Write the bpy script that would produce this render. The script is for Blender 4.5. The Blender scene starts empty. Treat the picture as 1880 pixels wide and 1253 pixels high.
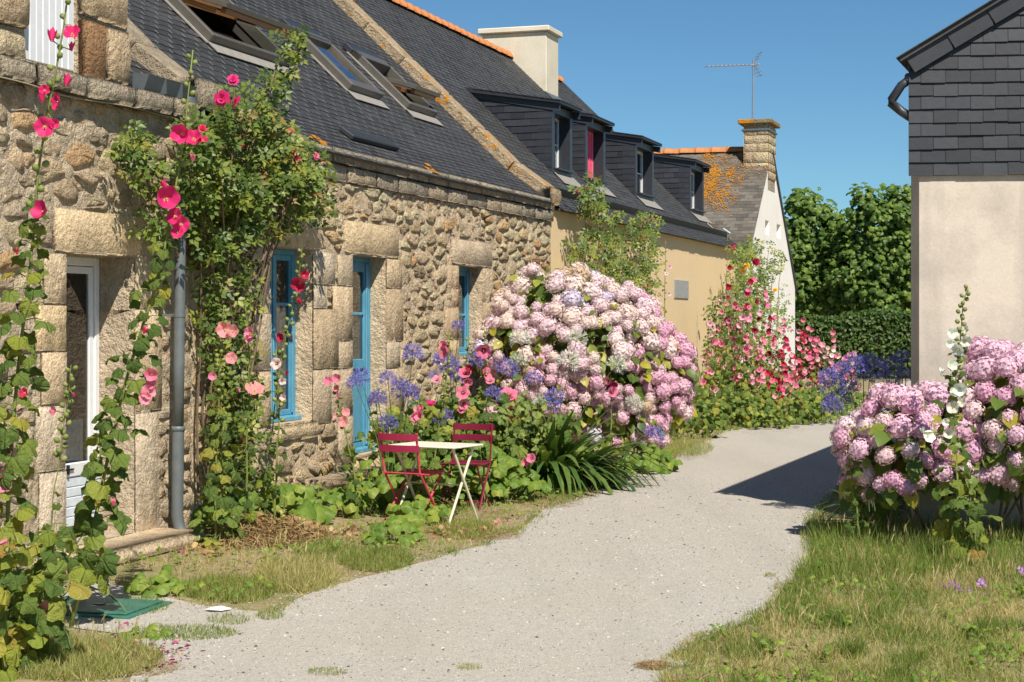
import bpy, math, random
import numpy as np
from mathutils import Vector, Matrix
from mathutils import noise as mnoise

# ------------------------------------------------------------------ scene, camera, light
S = bpy.context.scene
COL = S.collection
F, CX, HY, CH = 3100.0, 940.0, 590.0, 1.85     # focal length in photo pixels, centre column, horizon row, eye height
cam_d = bpy.data.cameras.new('camera'); cam = bpy.data.objects.new('camera', cam_d); COL.objects.link(cam)
cam.location = (0, 0, CH); cam.rotation_euler = (math.radians(90), 0, 0)
cam_d.sensor_width = 36; cam_d.lens = 36 * F / 1880
cam_d.shift_y = -(1253 / 2 - HY) / 1880
cam_d.clip_start = 0.1; cam_d.clip_end = 900
S.camera = cam

SUN_FROM = Vector((0.33, -0.944, 0)).normalized()
SUN_EL = math.radians(49)
wd = bpy.data.worlds.new('World'); S.world = wd; wd.use_nodes = True
wn = wd.node_tree; bg = wn.nodes['Background']
sky = wn.nodes.new('ShaderNodeTexSky'); sky.sky_type = 'NISHITA'; sky.sun_disc = False
sky.sun_elevation = SUN_EL; sky.sun_rotation = math.atan2(SUN_FROM.x, SUN_FROM.y)
sky.altitude = 1500; sky.air_density = 1.0; sky.dust_density = 0.0; sky.ozone_density = 4.0
tint = wn.nodes.new('ShaderNodeMix'); tint.data_type = 'RGBA'; tint.blend_type = 'MULTIPLY'; tint.inputs[0].default_value = 1.0
tint.inputs[7].default_value = (0.66, 0.93, 1.0, 1)          # the deep blue-green cast of this summer sky
wn.links.new(sky.outputs[0], tint.inputs[6]); wn.links.new(tint.outputs[2], bg.inputs[0]); bg.inputs[1].default_value = 0.075
sun_d = bpy.data.lights.new('sun', 'SUN'); sun = bpy.data.objects.new('sun', sun_d); COL.objects.link(sun)
sun_d.energy = 5.0; sun_d.angle = math.radians(0.53); sun_d.color = (1.0, 0.93, 0.82)
sd = Vector((SUN_FROM.x * math.cos(SUN_EL), SUN_FROM.y * math.cos(SUN_EL), math.sin(SUN_EL)))
sun.rotation_euler = sd.to_track_quat('Z', 'Y').to_euler()
S.view_settings.view_transform = 'Standard'; S.view_settings.look = 'None'
S.view_settings.exposure = 0.28; S.view_settings.gamma = 1.0; S.view_settings.use_curve_mapping = False
S.cycles.max_bounces = 6; S.cycles.diffuse_bounces = 3; S.cycles.transparent_max_bounces = 12
S.cycles.transmission_bounces = 4; S.cycles.glossy_bounces = 3
S.cycles.caustics_reflective = False; S.cycles.caustics_refractive = False
S.cycles.use_denoising = True

R = random.Random(11)
NR = np.random.default_rng(11)
uni = R.uniform

# ------------------------------------------------------------------ frames of reference
TH = math.radians(18.2)
UX, UY = math.sin(TH), math.cos(TH)            # along the row of houses
VX, VY = math.cos(TH), -math.sin(TH)           # out of their fronts, towards the lane
OX, OY = -2.94, 14.34
def W(u, v, z): return Vector((OX + u * UX + v * VX, OY + u * UY + v * VY, z))
def at(px, py, Y): return Vector(((px - CX) / F * Y, Y, CH + (HY - py) / F * Y))
def gnd(px, py):
    Y = F * CH / (py - HY); return Vector(((px - CX) / F * Y, Y, 0))
def wpx(px, py, v=0.0):
    k = (px - CX) / F; ox = OX + v * VX; oy = OY + v * VY
    u = (k * oy - ox) / (UX - k * UY); Y = oy + u * UY
    return u, CH + (HY - py) / F * Y
def onwall(px, py, v=0.0):
    u, z = wpx(px, py, v); return W(u, v, z)

# ------------------------------------------------------------------ objects
def world_of(o):
    if o.parent is None: return o.matrix_basis.copy()
    return world_of(o.parent) @ o.matrix_parent_inverse @ o.matrix_basis
def setp(o, label=None, cat=None, group=None, kind=None):
    if label: o['label'] = label
    if cat: o['category'] = cat
    if group: o['group'] = group
    if kind: o['kind'] = kind
    return o
def thing(name, loc, label, cat, group=None):
    o = bpy.data.objects.new(name, None); COL.objects.link(o); o.location = loc
    o.empty_display_size = 0.1
    o.matrix_basis = Matrix.Translation(Vector(loc))
    return setp(o, label, cat, group)
def put(name, me, parent=None, M=None, color=None):
    o = bpy.data.objects.new(name, me); COL.objects.link(o)
    if M is not None: o.matrix_basis = M
    if parent is not None:
        o.parent = parent; o.matrix_parent_inverse = world_of(parent).inverted()
    if color is not None: o.color = (color[0], color[1], color[2], 1)
    return o

class MB:
    def __init__(s): s.v = []; s.f = []; s.m = []; s.t = []
    def add(s, vs, fs, mat=0, tone=0.5):
        b = len(s.v); s.v += [tuple(p) for p in vs]; s.t += [tone] * len(vs)
        for f in fs: s.f.append(tuple(i + b for i in f)); s.m.append(mat)
    def box(s, mf, a0, a1, b0, b1, c0, c1, bev=0.0, mat=0, tone=0.5):
        vs, fs = boxgeo(a0, a1, b0, b1, c0, c1, bev)
        s.add([mf(*p) for p in vs], fs, mat, tone)
    def quad(s, a, b, c, d, mat=0, tone=0.5): s.add([a, b, c, d], [(0, 1, 2, 3)], mat, tone)
    def tube(s, pts, rad, n=6, mat=0, tone=0.5, cap=True):
        vs, fs = tubegeo(pts, rad, n, cap); s.add(vs, fs, mat, tone)
    def mesh(s, name, mats, smooth=False):
        me = bpy.data.meshes.new(name); me.from_pydata(s.v, [], s.f)
        for m in (mats if isinstance(mats, (list, tuple)) else [mats]): me.materials.append(m)
        if any(s.m): me.polygons.foreach_set('material_index', s.m)
        if smooth: me.polygons.foreach_set('use_smooth', [True] * len(s.f))
        a = me.attributes.new('tone', 'FLOAT', 'POINT'); a.data.foreach_set('value', s.t)
        me.update(); return me
    def obj(s, name, mats, parent=None, smooth=False, kind=None):
        o = put(name, s.mesh(name, mats, smooth), parent)
        if kind: o['kind'] = kind
        return o
def ident(a, b, c): return Vector((a, b, c))
def boxgeo(a0, a1, b0, b1, c0, c1, bev=0.0):
    if bev <= 0:
        vs = [(a, b, c) for a in (a0, a1) for b in (b0, b1) for c in (c0, c1)]
        return vs, [(0, 1, 3, 2), (4, 6, 7, 5), (0, 4, 5, 1), (2, 3, 7, 6), (0, 2, 6, 4), (1, 5, 7, 3)]
    A = (a0, a1); B = (b0, b1); C = (c0, c1); vs = []; ix = {}
    for i in (0, 1):
        for j in (0, 1):
            for k in (0, 1):
                sa = bev if i == 0 else -bev; sb = bev if j == 0 else -bev; sc = bev if k == 0 else -bev
                ix[i, j, k] = len(vs)
                vs += [(A[i], B[j] + sb, C[k] + sc), (A[i] + sa, B[j], C[k] + sc), (A[i] + sa, B[j] + sb, C[k])]
    g = lambda i, j, k, w: ix[i, j, k] + w
    fs = []
    for i in (0, 1): fs.append((g(i,0,0,0), g(i,0,1,0), g(i,1,1,0), g(i,1,0,0)))
    for j in (0, 1): fs.append((g(0,j,0,1), g(0,j,1,1), g(1,j,1,1), g(1,j,0,1)))
    for k in (0, 1): fs.append((g(0,0,k,2), g(0,1,k,2), g(1,1,k,2), g(1,0,k,2)))
    for i in (0, 1):
        for j in (0, 1): fs.append((g(i,j,0,0), g(i,j,0,1), g(i,j,1,1), g(i,j,1,0)))
        for k in (0, 1): fs.append((g(i,0,k,0), g(i,0,k,2), g(i,1,k,2), g(i,1,k,0)))
    for j in (0, 1):
        for k in (0, 1): fs.append((g(0,j,k,1), g(0,j,k,2), g(1,j,k,2), g(1,j,k,1)))
    for i in (0, 1):
        for j in (0, 1):
            for k in (0, 1): fs.append((g(i,j,k,0), g(i,j,k,1), g(i,j,k,2)))
    return vs, fs
def tubegeo(pts, rad, n=6, cap=True):
    pts = [Vector(p) for p in pts]; vs = []; fs = []
    if not isinstance(rad, (list, tuple)): rad = [rad] * len(pts)
    ref = Vector((0.3, 0.2, 0.93)).normalized()
    for i, p in enumerate(pts):
        d = (pts[min(i + 1, len(pts) - 1)] - pts[max(i - 1, 0)])
        d = d.normalized() if d.length > 1e-9 else Vector((0, 0, 1))
        x = d.cross(ref)
        x = x.normalized() if x.length > 0.05 else d.orthogonal().normalized()
        y = d.cross(x)
        for k in range(n):
            a = 2 * math.pi * k / n; vs.append(p + (x * math.cos(a) + y * math.sin(a)) * rad[i])
        if i:
            b = i * n
            for k in range(n): fs.append((b - n + k, b - n + (k + 1) % n, b + (k + 1) % n, b + k))
    if cap:
        fs.append(tuple(range(n - 1, -1, -1))); b = (len(pts) - 1) * n; fs.append(tuple(range(b, b + n)))
    return vs, fs

# many copies of one template in one mesh, in numpy
def scatter(name, tv, tf, Ms, tones, mats, parent=None, t2=None, smooth=False, kind='stuff', midx=None):
    tv = np.asarray(tv, dtype=np.float32); Ms = np.asarray(Ms, dtype=np.float32); n = len(Ms); k = len(tv)
    co = np.einsum('nij,kj->nki', Ms[:, :3, :3], tv) + Ms[:, None, :3, 3]
    ls = np.array([len(f) for f in tf]); fl = np.concatenate([np.array(f) for f in tf])
    loops = (fl[None, :] + (np.arange(n) * k)[:, None]).ravel()
    starts = np.concatenate([[0], np.cumsum(np.tile(ls, n))[:-1]])
    me = bpy.data.meshes.new(name)
    me.vertices.add(n * k); me.vertices.foreach_set('co', co.ravel())
    me.loops.add(len(loops)); me.loops.foreach_set('vertex_index', loops.astype(np.int32))
    me.polygons.add(n * len(tf)); me.polygons.foreach_set('loop_start', starts.astype(np.int32))
    for m in (mats if isinstance(mats, (list, tuple)) else [mats]): me.materials.append(m)
    if midx is not None: me.polygons.foreach_set('material_index', np.tile(np.array(midx, dtype=np.int32), n))
    if smooth: me.polygons.foreach_set('use_smooth', np.ones(n * len(tf), dtype=bool))
    a = me.attributes.new('tone', 'FLOAT', 'POINT'); a.data.foreach_set('value', np.repeat(np.asarray(tones, dtype=np.float32), k))
    if t2 is not None:
        a = me.attributes.new('rad', 'FLOAT', 'POINT'); a.data.foreach_set('value', np.tile(np.asarray(t2, dtype=np.float32), n))
    me.update(calc_edges=True); me.validate()
    o = put(name, me, parent)
    if kind: o['kind'] = kind
    return o
def _n(a): return a / np.maximum(np.linalg.norm(a, axis=-1, keepdims=True), 1e-9)
def frames(pos, zd, yd, s):
    """4x4 matrices: local z -> zd, local y near yd, scale s"""
    pos = np.asarray(pos, float); zd = _n(np.asarray(zd, float)); yd = np.asarray(yd, float)
    x = np.cross(yd, zd); bad = np.linalg.norm(x, axis=-1) < 1e-3
    x[bad] = np.cross(zd[bad] + np.array([.3, .5, .1]), zd[bad]); x = _n(x); y = np.cross(zd, x)
    n = len(pos); M = np.zeros((n, 4, 4)); s = np.broadcast_to(np.asarray(s, float), (n,))
    M[:, :3, 0] = x * s[:, None]; M[:, :3, 1] = y * s[:, None]; M[:, :3, 2] = zd * s[:, None]
    M[:, :3, 3] = pos; M[:, 3, 3] = 1; return M
def rdir(n):
    return _n(NR.normal(size=(n, 3)))

# ------------------------------------------------------------------ materials
MATS = {}
class NT:
    def __init__(s, name):
        m = bpy.data.materials.new(name); m.use_nodes = True; s.m = m; s.t = m.node_tree
        s.p = s.t.nodes['Principled BSDF']; s.out = s.t.nodes['Material Output']; MATS[name] = m
    def n(s, ty, **kw):
        nd = s.t.nodes.new(ty)
        for k, v in kw.items(): setattr(nd, k, v)
        return nd
    def l(s, a, b): s.t.links.new(a, b)
    def coord(s): return s.n('ShaderNodeTexCoord').outputs['Object']
    def noise(s, scale, detail=4, rough=0.55, vec=None, stretch=None):
        nd = s.n('ShaderNodeTexNoise'); nd.inputs['Scale'].default_value = scale
        nd.inputs['Detail'].default_value = detail; nd.inputs['Roughness'].default_value = rough
        v = vec if vec is not None else s.coord()
        if stretch:
            mp = s.n('ShaderNodeMapping'); mp.inputs['Scale'].default_value = stretch; s.l(v, mp.inputs[0]); v = mp.outputs[0]
        s.l(v, nd.inputs['Vector']); return nd.outputs['Fac']
    def voro(s, scale, feature='F1'):
        nd = s.n('ShaderNodeTexVoronoi', feature=feature); nd.inputs['Scale'].default_value = scale
        s.l(s.coord(), nd.inputs['Vector']); return nd.outputs['Distance']
    def attr(s, name): return s.n('ShaderNodeAttribute', attribute_name=name).outputs['Fac']
    def rnd(s): return s.n('ShaderNodeObjectInfo').outputs['Random']
    def ocol(s): return s.n('ShaderNodeObjectInfo').outputs['Color']
    def ramp(s, fac, stops, interp='LINEAR'):
        r = s.n('ShaderNodeValToRGB'); r.color_ramp.interpolation = interp; e = r.color_ramp.elements
        while len(e) < len(stops): e.new(0.5)
        for el, (p, c) in zip(e, stops):
            el.position = p; el.color = (c, c, c, 1) if isinstance(c, (int, float)) else (*c, 1)
        s.l(fac, r.inputs[0]); return r.outputs[0]
    def mix(s, fac, a, b, mode='MIX'):
        x = s.n('ShaderNodeMix', data_type='RGBA', blend_type=mode)
        for sock, val in ((0, fac), (6, a), (7, b)):
            if isinstance(val, (int, float)): x.inputs[sock].default_value = val
            elif isinstance(val, tuple): x.inputs[sock].default_value = (*val, 1)
            else: s.l(val, x.inputs[sock])
        return x.outputs[2]
    def math(s, op, a, b=0.0):
        x = s.n('ShaderNodeMath', operation=op)
        for i, val in enumerate((a, b)):
            if isinstance(val, (int, float)): x.inputs[i].default_value = val
            else: s.l(val, x.inputs[i])
        return x.outputs[0]
    def col(s, c):
        if isinstance(c, tuple): s.p.inputs['Base Color'].default_value = (*c, 1)
        else: s.l(c, s.p.inputs['Base Color'])
        return s
    def set(s, rough=0.6, metal=0.0, spec=0.5):
        s.p.inputs['Roughness'].default_value = rough; s.p.inputs['Metallic'].default_value = metal
        s.p.inputs['Specular IOR Level'].default_value = spec; return s
    def bump(s, h, strength=0.5, dist=0.01):
        b = s.n('ShaderNodeBump'); b.inputs['Strength'].default_value = strength; b.inputs['Distance'].default_value = dist
        s.l(h, b.inputs['Height']); s.l(b.outputs[0], s.p.inputs['Normal']); return s
def stone_mat(name, stops, speck=0.25, bump=0.8, source='tone', lichen=None, fine=90):
    k = NT(name)
    src = k.attr('tone') if source == 'tone' else k.rnd()
    base = k.ramp(src, stops)
    n1 = k.noise(7, 5, .6); n2 = k.noise(fine, 3, .7); n3 = k.noise(26, 4, .6)
    c = k.mix(1.0, base, k.ramp(n1, [(.25, .62), (.5, 1.0), (.75, 1.22)]), 'MULTIPLY')
    c = k.mix(1.0, c, k.ramp(n2, [(.3, 1 - speck), (.55, 1.0), (.72, 1 + speck)]), 'MULTIPLY')
    c = k.mix(k.ramp(n3, [(.58, 0.0), (.75, .45)]), c, (.62, .55, .45))
    c = k.mix(k.ramp(k.noise(38, 4, .7), [(.62, 0.0), (.74, .30)]), c, (.20, .16, .12))
    if lichen:
        m = k.ramp(k.noise(lichen[1], 4, .65), [(lichen[0], 0.0), (lichen[0] + .05, 1.0)])
        c = k.mix(m, c, (.62, .25, .02))
    k.col(c).set(.9, 0, .2)
    h = k.math('ADD', k.math('MULTIPLY', n2, .25), k.math('ADD', n3, k.math('MULTIPLY', k.noise(13, 5, .7), 1.4)))
    k.bump(h, bump, .045); return k.m
M_rubble = stone_mat('rubble stone', [(0, (0.506, 0.374, 0.235)), (.2, (0.768, 0.612, 0.367)), (.4, (0.674, 0.532, 0.352)), (.55, (0.768, 0.683, 0.425)), (.75, (0.724, 0.558, 0.367)), (.92, (0.768, 0.541, 0.279)), (.97, (0.707, 0.413, 0.190)), (1, (0.588, 0.476, 0.352))], .34, 1.0)
M_rubble2 = stone_mat('old rubble stone', [(0, (0.503, 0.391, 0.265)), (.25, (0.755, 0.567, 0.359)), (.45, (0.593, 0.474, 0.336)), (.6, (0.768, 0.627, 0.400)), (.8, (0.663, 0.507, 0.345)), (.93, (0.718, 0.507, 0.297)), (.97, (0.768, 0.458, 0.205)), (1, (0.612, 0.500, 0.373))], .36, 1.0)
M_granite = stone_mat('dressed granite', [(0, (0.577, 0.431, 0.273)), (.3, (0.739, 0.561, 0.355)), (.55, (0.642, 0.507, 0.343)), (.8, (0.721, 0.591, 0.435)), (1, (0.755, 0.561, 0.320))], .38, .55, 'tone', None, 70)
M_rust = stone_mat('rust stained stone', [(0, (.42, .24, .12)), (1, (.40, .23, .12))], .35, .9)
M_cornice = stone_mat('weathered granite', [(0, (0.401, 0.338, 0.251)), (.4, (0.534, 0.446, 0.325)), (1, (0.623, 0.490, 0.325))], .4, .9, 'tone', None, 60)
M_mortar = stone_mat('lime mortar', [(0, (0.707, 0.551, 0.371)), (1, (0.707, 0.551, 0.371))], .22, .7)
M_mortar2 = stone_mat('grey lime mortar', [(0, (0.726, 0.584, 0.413)), (1, (0.726, 0.584, 0.413))], .25, 1.0)
M_coping = stone_mat('coping granite', [(0, (0.403, 0.333, 0.238)), (1, (0.509, 0.414, 0.292))], .3, .8, 'tone', (.68, 9))
M_copinglichen = stone_mat('lichen covered coping', [(0, (0.485, 0.370, 0.232)), (1, (0.519, 0.403, 0.263))], .3, .8, 'tone', (.57, 5))
def slate_mat(name, lo, hi, rough=.42, lichen=None, hue=None):
    k = NT(name)
    c = k.ramp(k.attr('tone'), [(0, lo), (.5, tuple((a + b) / 2 for a, b in zip(lo, hi))), (1, hi)])
    n = k.noise(18, 4, .6); n2 = k.noise(1.1, 3, .5)
    c = k.mix(1.0, c, k.ramp(n, [(.25, .8), (.75, 1.2)]), 'MULTIPLY')
    c = k.mix(1.0, c, k.ramp(n2, [(.3, .85), (.7, 1.15)]), 'MULTIPLY')
    if lichen:
        m = k.ramp(k.noise(lichen[1], 5, .7), [(lichen[0], 0.0), (lichen[0] + .04, 1.0)])
        c = k.mix(m, c, (.5, .2, .025))
    k.col(c).set(rough, 0, .5).bump(n, .25, .004); return k.m
M_slate = slate_mat('blue grey slate', (.030, .0305, .031), (.056, .0565, .0575), .68, (.74, 3.0))
M_slate_near = slate_mat('dark slate cladding', (.011, .0125, .0165), (.030, .032, .039), .5)
M_slate_clad = slate_mat('dormer slate', (.016, .018, .023), (.034, .037, .045), .5)
M_slate_old = slate_mat('weathered brown slate', (.085, .075, .062), (.165, .148, .122), .8, (.605, .75))
def plain(name, c, rough=.5, metal=0, spec=.5, var=.12, scale=14, bump=0, bscale=80, bdist=.003):
    k = NT(name); n = k.noise(scale, 4, .6)
    cc = k.mix(1.0, c, k.ramp(n, [(.25, 1 - var), (.75, 1 + var)]), 'MULTIPLY')
    k.col(cc).set(rough, metal, spec)
    if bump: k.bump(k.noise(bscale, 3, .6), bump, bdist)
    return k.m
M_zinc = plain('zinc', (.14, .165, .18), .45, .35)
M_zincdark = plain('dark zinc', (.05, .055, .062), .45, .3)
M_zincdull = plain('weathered grey pipe', (.15, .17, .175), .5, .2, .5, .2, 9)
M_hook = plain('slate hook', (.30, .30, .29), .6, .1, .5, .3, 3)
M_flash = plain('pale lead flashing', (.34, .315, .28), .6, .1, .4, .2)
M_taupe = plain('taupe window cladding', (.13, .118, .1), .4, .2)
M_blackgap = plain('dark interior', (.02, .018, .016), .9)
M_room = plain('room wall', (.25, .22, .19), .9)
M_wood = plain('varnished pine', (.34, .15, .06), .4)
M_tile = plain('orange ridge tile', (.52, .20, .07), .8, 0, .3, .4, 6, .5, 40, .01)
M_anthra = plain('anthracite paint', (.035, .039, .048), .4)
M_whitepaint = plain('white paint', (.78, .79, .80), .4, 0, .5, .05)
def worn_paint(name, c, faded, amt):
    k = NT(name); n = k.noise(10, 5, .65, None, (1, 1, .25)); n2 = k.noise(60, 3, .7)
    cc = k.mix(k.ramp(n, [(.45, 0.0), (.75, amt)]), c, faded); cc = k.mix(k.ramp(n2, [(.66, 0.0), (.72, .6)]), cc, (.45, .42, .36))
    cc = k.mix(1.0, cc, k.ramp(k.noise(5, 4, .6), [(.25, .86), (.75, 1.12)]), 'MULTIPLY')
    k.col(cc).set(.55, 0, .4).bump(n2, .15, .003); return k.m
M_bluepaint = worn_paint('blue paint', (.085, .315, .47), (.22, .45, .56), .7)
M_palebluep = plain('pale blue paint', (.68, .75, .81), .5)
M_red = worn_paint('red paint', (.58, .05, .085), (.66, .16, .18), .6)
M_darkred = plain('dark red paint', (.19, .012, .035), .4)
M_burgundy = plain('burgundy paint', (.36, .025, .075), .38)
M_tablewhite = worn_paint('cream table paint', (.82, .76, .62), (.70, .60, .45), .5)
M_tablelegs = plain('ivory leg paint', (.72, .66, .50), .45)
M_curtain = plain('white curtain', (.75, .74, .70), .9, 0, .1, .08)
M_pinkcurtain = plain('pink curtain', (.75, .10, .18), .9, 0, .1)
M_black = plain('black metal', (.015, .015, .016), .4)
M_manhole = plain('green cast cover', (.045, .17, .125), .5, 0, .4, .25, 10, .3)
M_alu = plain('aluminium', (.5, .52, .54), .35, .8)
M_roofvent = plain('black roof vent', (.03, .033, .037), .6)
M_grey = plain('grey board', (.36, .36, .34), .8, 0, .3, .2)
M_wire = plain('old cable', (.35, .28, .18), .8)
def render_mat(name, c, stain, amt, streak=True):
    k = NT(name); n = k.noise(1.6, 5, .62); n2 = k.noise(3.0, 4, .6, None, (1, 1, .12)); n3 = k.noise(45, 3, .6)
    cc = k.mix(k.ramp(n, [(.42, 0.0), (.75, amt)]), c, stain)
    if streak: cc = k.mix(k.ramp(n2, [(.5, 0.0), (.8, amt * .8)]), cc, stain)
    cc = k.mix(1.0, cc, k.ramp(n3, [(.3, .93), (.7, 1.05)]), 'MULTIPLY')
    k.col(cc).set(.92, 0, .2).bump(k.math('ADD', k.math('MULTIPLY', n3, .4), k.noise(9, 4, .6)), .22, .012); return k.m
M_beige = render_mat('ochre lime render', (.80, .60, .35), (.72, .55, .35), .5)
M_white = render_mat('whitewashed render', (.90, .86, .80), (.6, .55, .48), .25)
M_cream = render_mat('cream chimney render', (.74, .67, .53), (.45, .4, .3), .35)
M_offwhite = render_mat('off white render', (.645, .565, .47), (.40, .355, .31), .95)
def glass_mat():
    k = NT('window glass'); k.t.nodes.remove(k.p)
    fr = k.n('ShaderNodeFresnel'); fr.inputs[0].default_value = 1.5
    tr = k.n('ShaderNodeBsdfTransparent'); tr.inputs[0].default_value = (.86, .9, .9, 1)
    gl = k.n('ShaderNodeBsdfGlossy'); gl.inputs['Roughness'].default_value = .02
    mx = k.n('ShaderNodeMixShader'); k.l(k.math('MINIMUM', k.math('MULTIPLY', fr.outputs[0], 2.2), 1.0), mx.inputs[0])
    k.l(tr.outputs[0], mx.inputs[1]); k.l(gl.outputs[0], mx.inputs[2]); k.l(mx.outputs[0], k.out.inputs[0]); return k.m
M_glass = glass_mat()

# ------------------------------------------------------------------ stones
def clip(poly, nx, ny, d):
    out = []
    for i in range(len(poly)):
        p = poly[i]; q = poly[(i + 1) % len(poly)]
        a = p[0] * nx + p[1] * ny - d; b = q[0] * nx + q[1] * ny - d
        if a <= 0: out.append(p)
        if (a < 0 < b) or (b < 0 < a):
            t = a / (a - b); out.append((p[0] + (q[0] - p[0]) * t, p[1] + (q[1] - p[1]) * t))
    return out
def centroid(p):
    A = cx = cy = 0
    for i in range(len(p)):
        x0, y0 = p[i]; x1, y1 = p[(i + 1) % len(p)]; c = x0 * y1 - x1 * y0
        A += c; cx += (x0 + x1) * c; cy += (y0 + y1) * c
    if abs(A) < 1e-9: return p[0], 0
    return (cx / (3 * A), cy / (3 * A)), abs(A) / 2
def cells(n, x0, x1, y0, y1, stretch, rng, wvar, iters=2):
    """power diagram cells (irregular stones) filling a rectangle"""
    P = np.column_stack([rng.uniform(x0 / stretch, x1 / stretch, n), rng.uniform(y0, y1, n)])
    w = rng.uniform(0, wvar, n)
    for it in range(iters + 1):
        polys = []
        D = ((P[:, None] - P[None]) ** 2).sum(2); idx = np.argsort(D, 1)[:, 1:17]
        for i in range(n):
            poly = [(x0 / stretch, y0), (x1 / stretch, y0), (x1 / stretch, y1), (x0 / stretch, y1)]
            for j in idx[i]:
                nx, ny = P[j] - P[i]; d = (P[j] @ P[j] - P[i] @ P[i] + w[i] - w[j]) / 2
                poly = clip(poly, nx, ny, d)
                if len(poly) < 3: break
            polys.append(poly)
        if it < iters:
            for i, p in enumerate(polys):
                if len(p) >= 3:
                    c, A = centroid(p); P[i] = P[i] * .35 + np.array(c) * .65
    return [[(x * stretch, y) for x, y in p] for p in polys if len(p) >= 3]
def avoid(poly, rects, g=0.0):
    for (a0, a1, b0, b1) in rects:
        a0 -= g; a1 += g; b0 -= g; b1 += g
        xs = [p[0] for p in poly]; ys = [p[1] for p in poly]
        if max(xs) <= a0 or min(xs) >= a1 or max(ys) <= b0 or min(ys) >= b1: continue
        c, A = centroid(poly)
        best = None
        for q in (clip(poly, 1, 0, a0), clip(poly, -1, 0, -a1), clip(poly, 0, 1, b0), clip(poly, 0, -1, -b1)):
            if len(q) >= 3:
                ar = centroid(q)[1]
                if best is None or ar > best[1]: best = (q, ar)
        if best is None or best[1] < A * .25: return None
        poly = best[0]
    return poly
def stone_geo(poly, mf, vb, vf, rng, joint=.012, jit=.006, dome=.35, rings=((1.0, 0.0), (.93, .7), (.66, 1.0)), chaikin=True, cut=.26):
    (cx, cy), A = centroid(poly)
    out = []
    for x, y in poly:
        d = math.hypot(x - cx, y - cy); k = max(.4, 1 - joint / max(d, 1e-6)); out.append((cx + (x - cx) * k, cy + (y - cy) * k))
    if len(out) > 7:                       # drop tiny edges
        out = [p for i, p in enumerate(out) if math.hypot(p[0] - out[i - 1][0], p[1] - out[i - 1][1]) > .022] or out
    if chaikin:
        q = []; k = len(out); sx = rng.uniform(0, 50)
        for i in range(k):
            a = out[i]; b = out[(i + 1) % k]
            q += [(a[0] * (1 - cut) + b[0] * cut, a[1] * (1 - cut) + b[1] * cut), (a[0] * cut + b[0] * (1 - cut), a[1] * cut + b[1] * (1 - cut))]
        out = []
        for x, y in q:                     # an uneven outline
            f = 1 + .16 * mnoise.noise(Vector((x * 16, y * 16, sx))) - .02; out.append((cx + (x - cx) * f, cy + (y - cy) * f))
    n = len(out); vs = []; fs = []; tilt = (rng.uniform(-1, 1) * dome, rng.uniform(-1, 1) * dome)
    for sc, h in rings:
        for x, y in out:
            dx = (x - cx) * sc; dy = (y - cy) * sc
            hh = vb + (vf - vb) * h + (dx * tilt[0] + dy * tilt[1]) * (h > 0) + rng.uniform(-jit, jit) * (h > 0)
            vs.append(mf(cx + dx + rng.uniform(-jit, jit) * .7, hh, cy + dy + rng.uniform(-jit, jit) * .7))
    vs.append(mf(cx, vf + rng.uniform(0, jit * 1.5), cy))
    for r in range(len(rings) - 1):
        for i in range(n):
            j = (i + 1) % n; fs.append((r * n + i, r * n + j, (r + 1) * n + j, (r + 1) * n + i))
    b = (len(rings) - 1) * n; c = len(vs) - 1
    for i in range(n): fs.append((b + i, b + (i + 1) % n, c))
    return vs, fs
def rectpoly(a0, a1, b0, b1, rng, j=.012, n=3):
    p = []
    for (x0, y0, x1, y1) in ((a0, b0, a1, b0), (a1, b0, a1, b1), (a1, b1, a0, b1), (a0, b1, a0, b0)):
        for k in range(n):
            t = k / n; p.append((x0 + (x1 - x0) * t + rng.uniform(-j, j), y0 + (y1 - y0) * t + rng.uniform(-j, j)))
    return p
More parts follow.
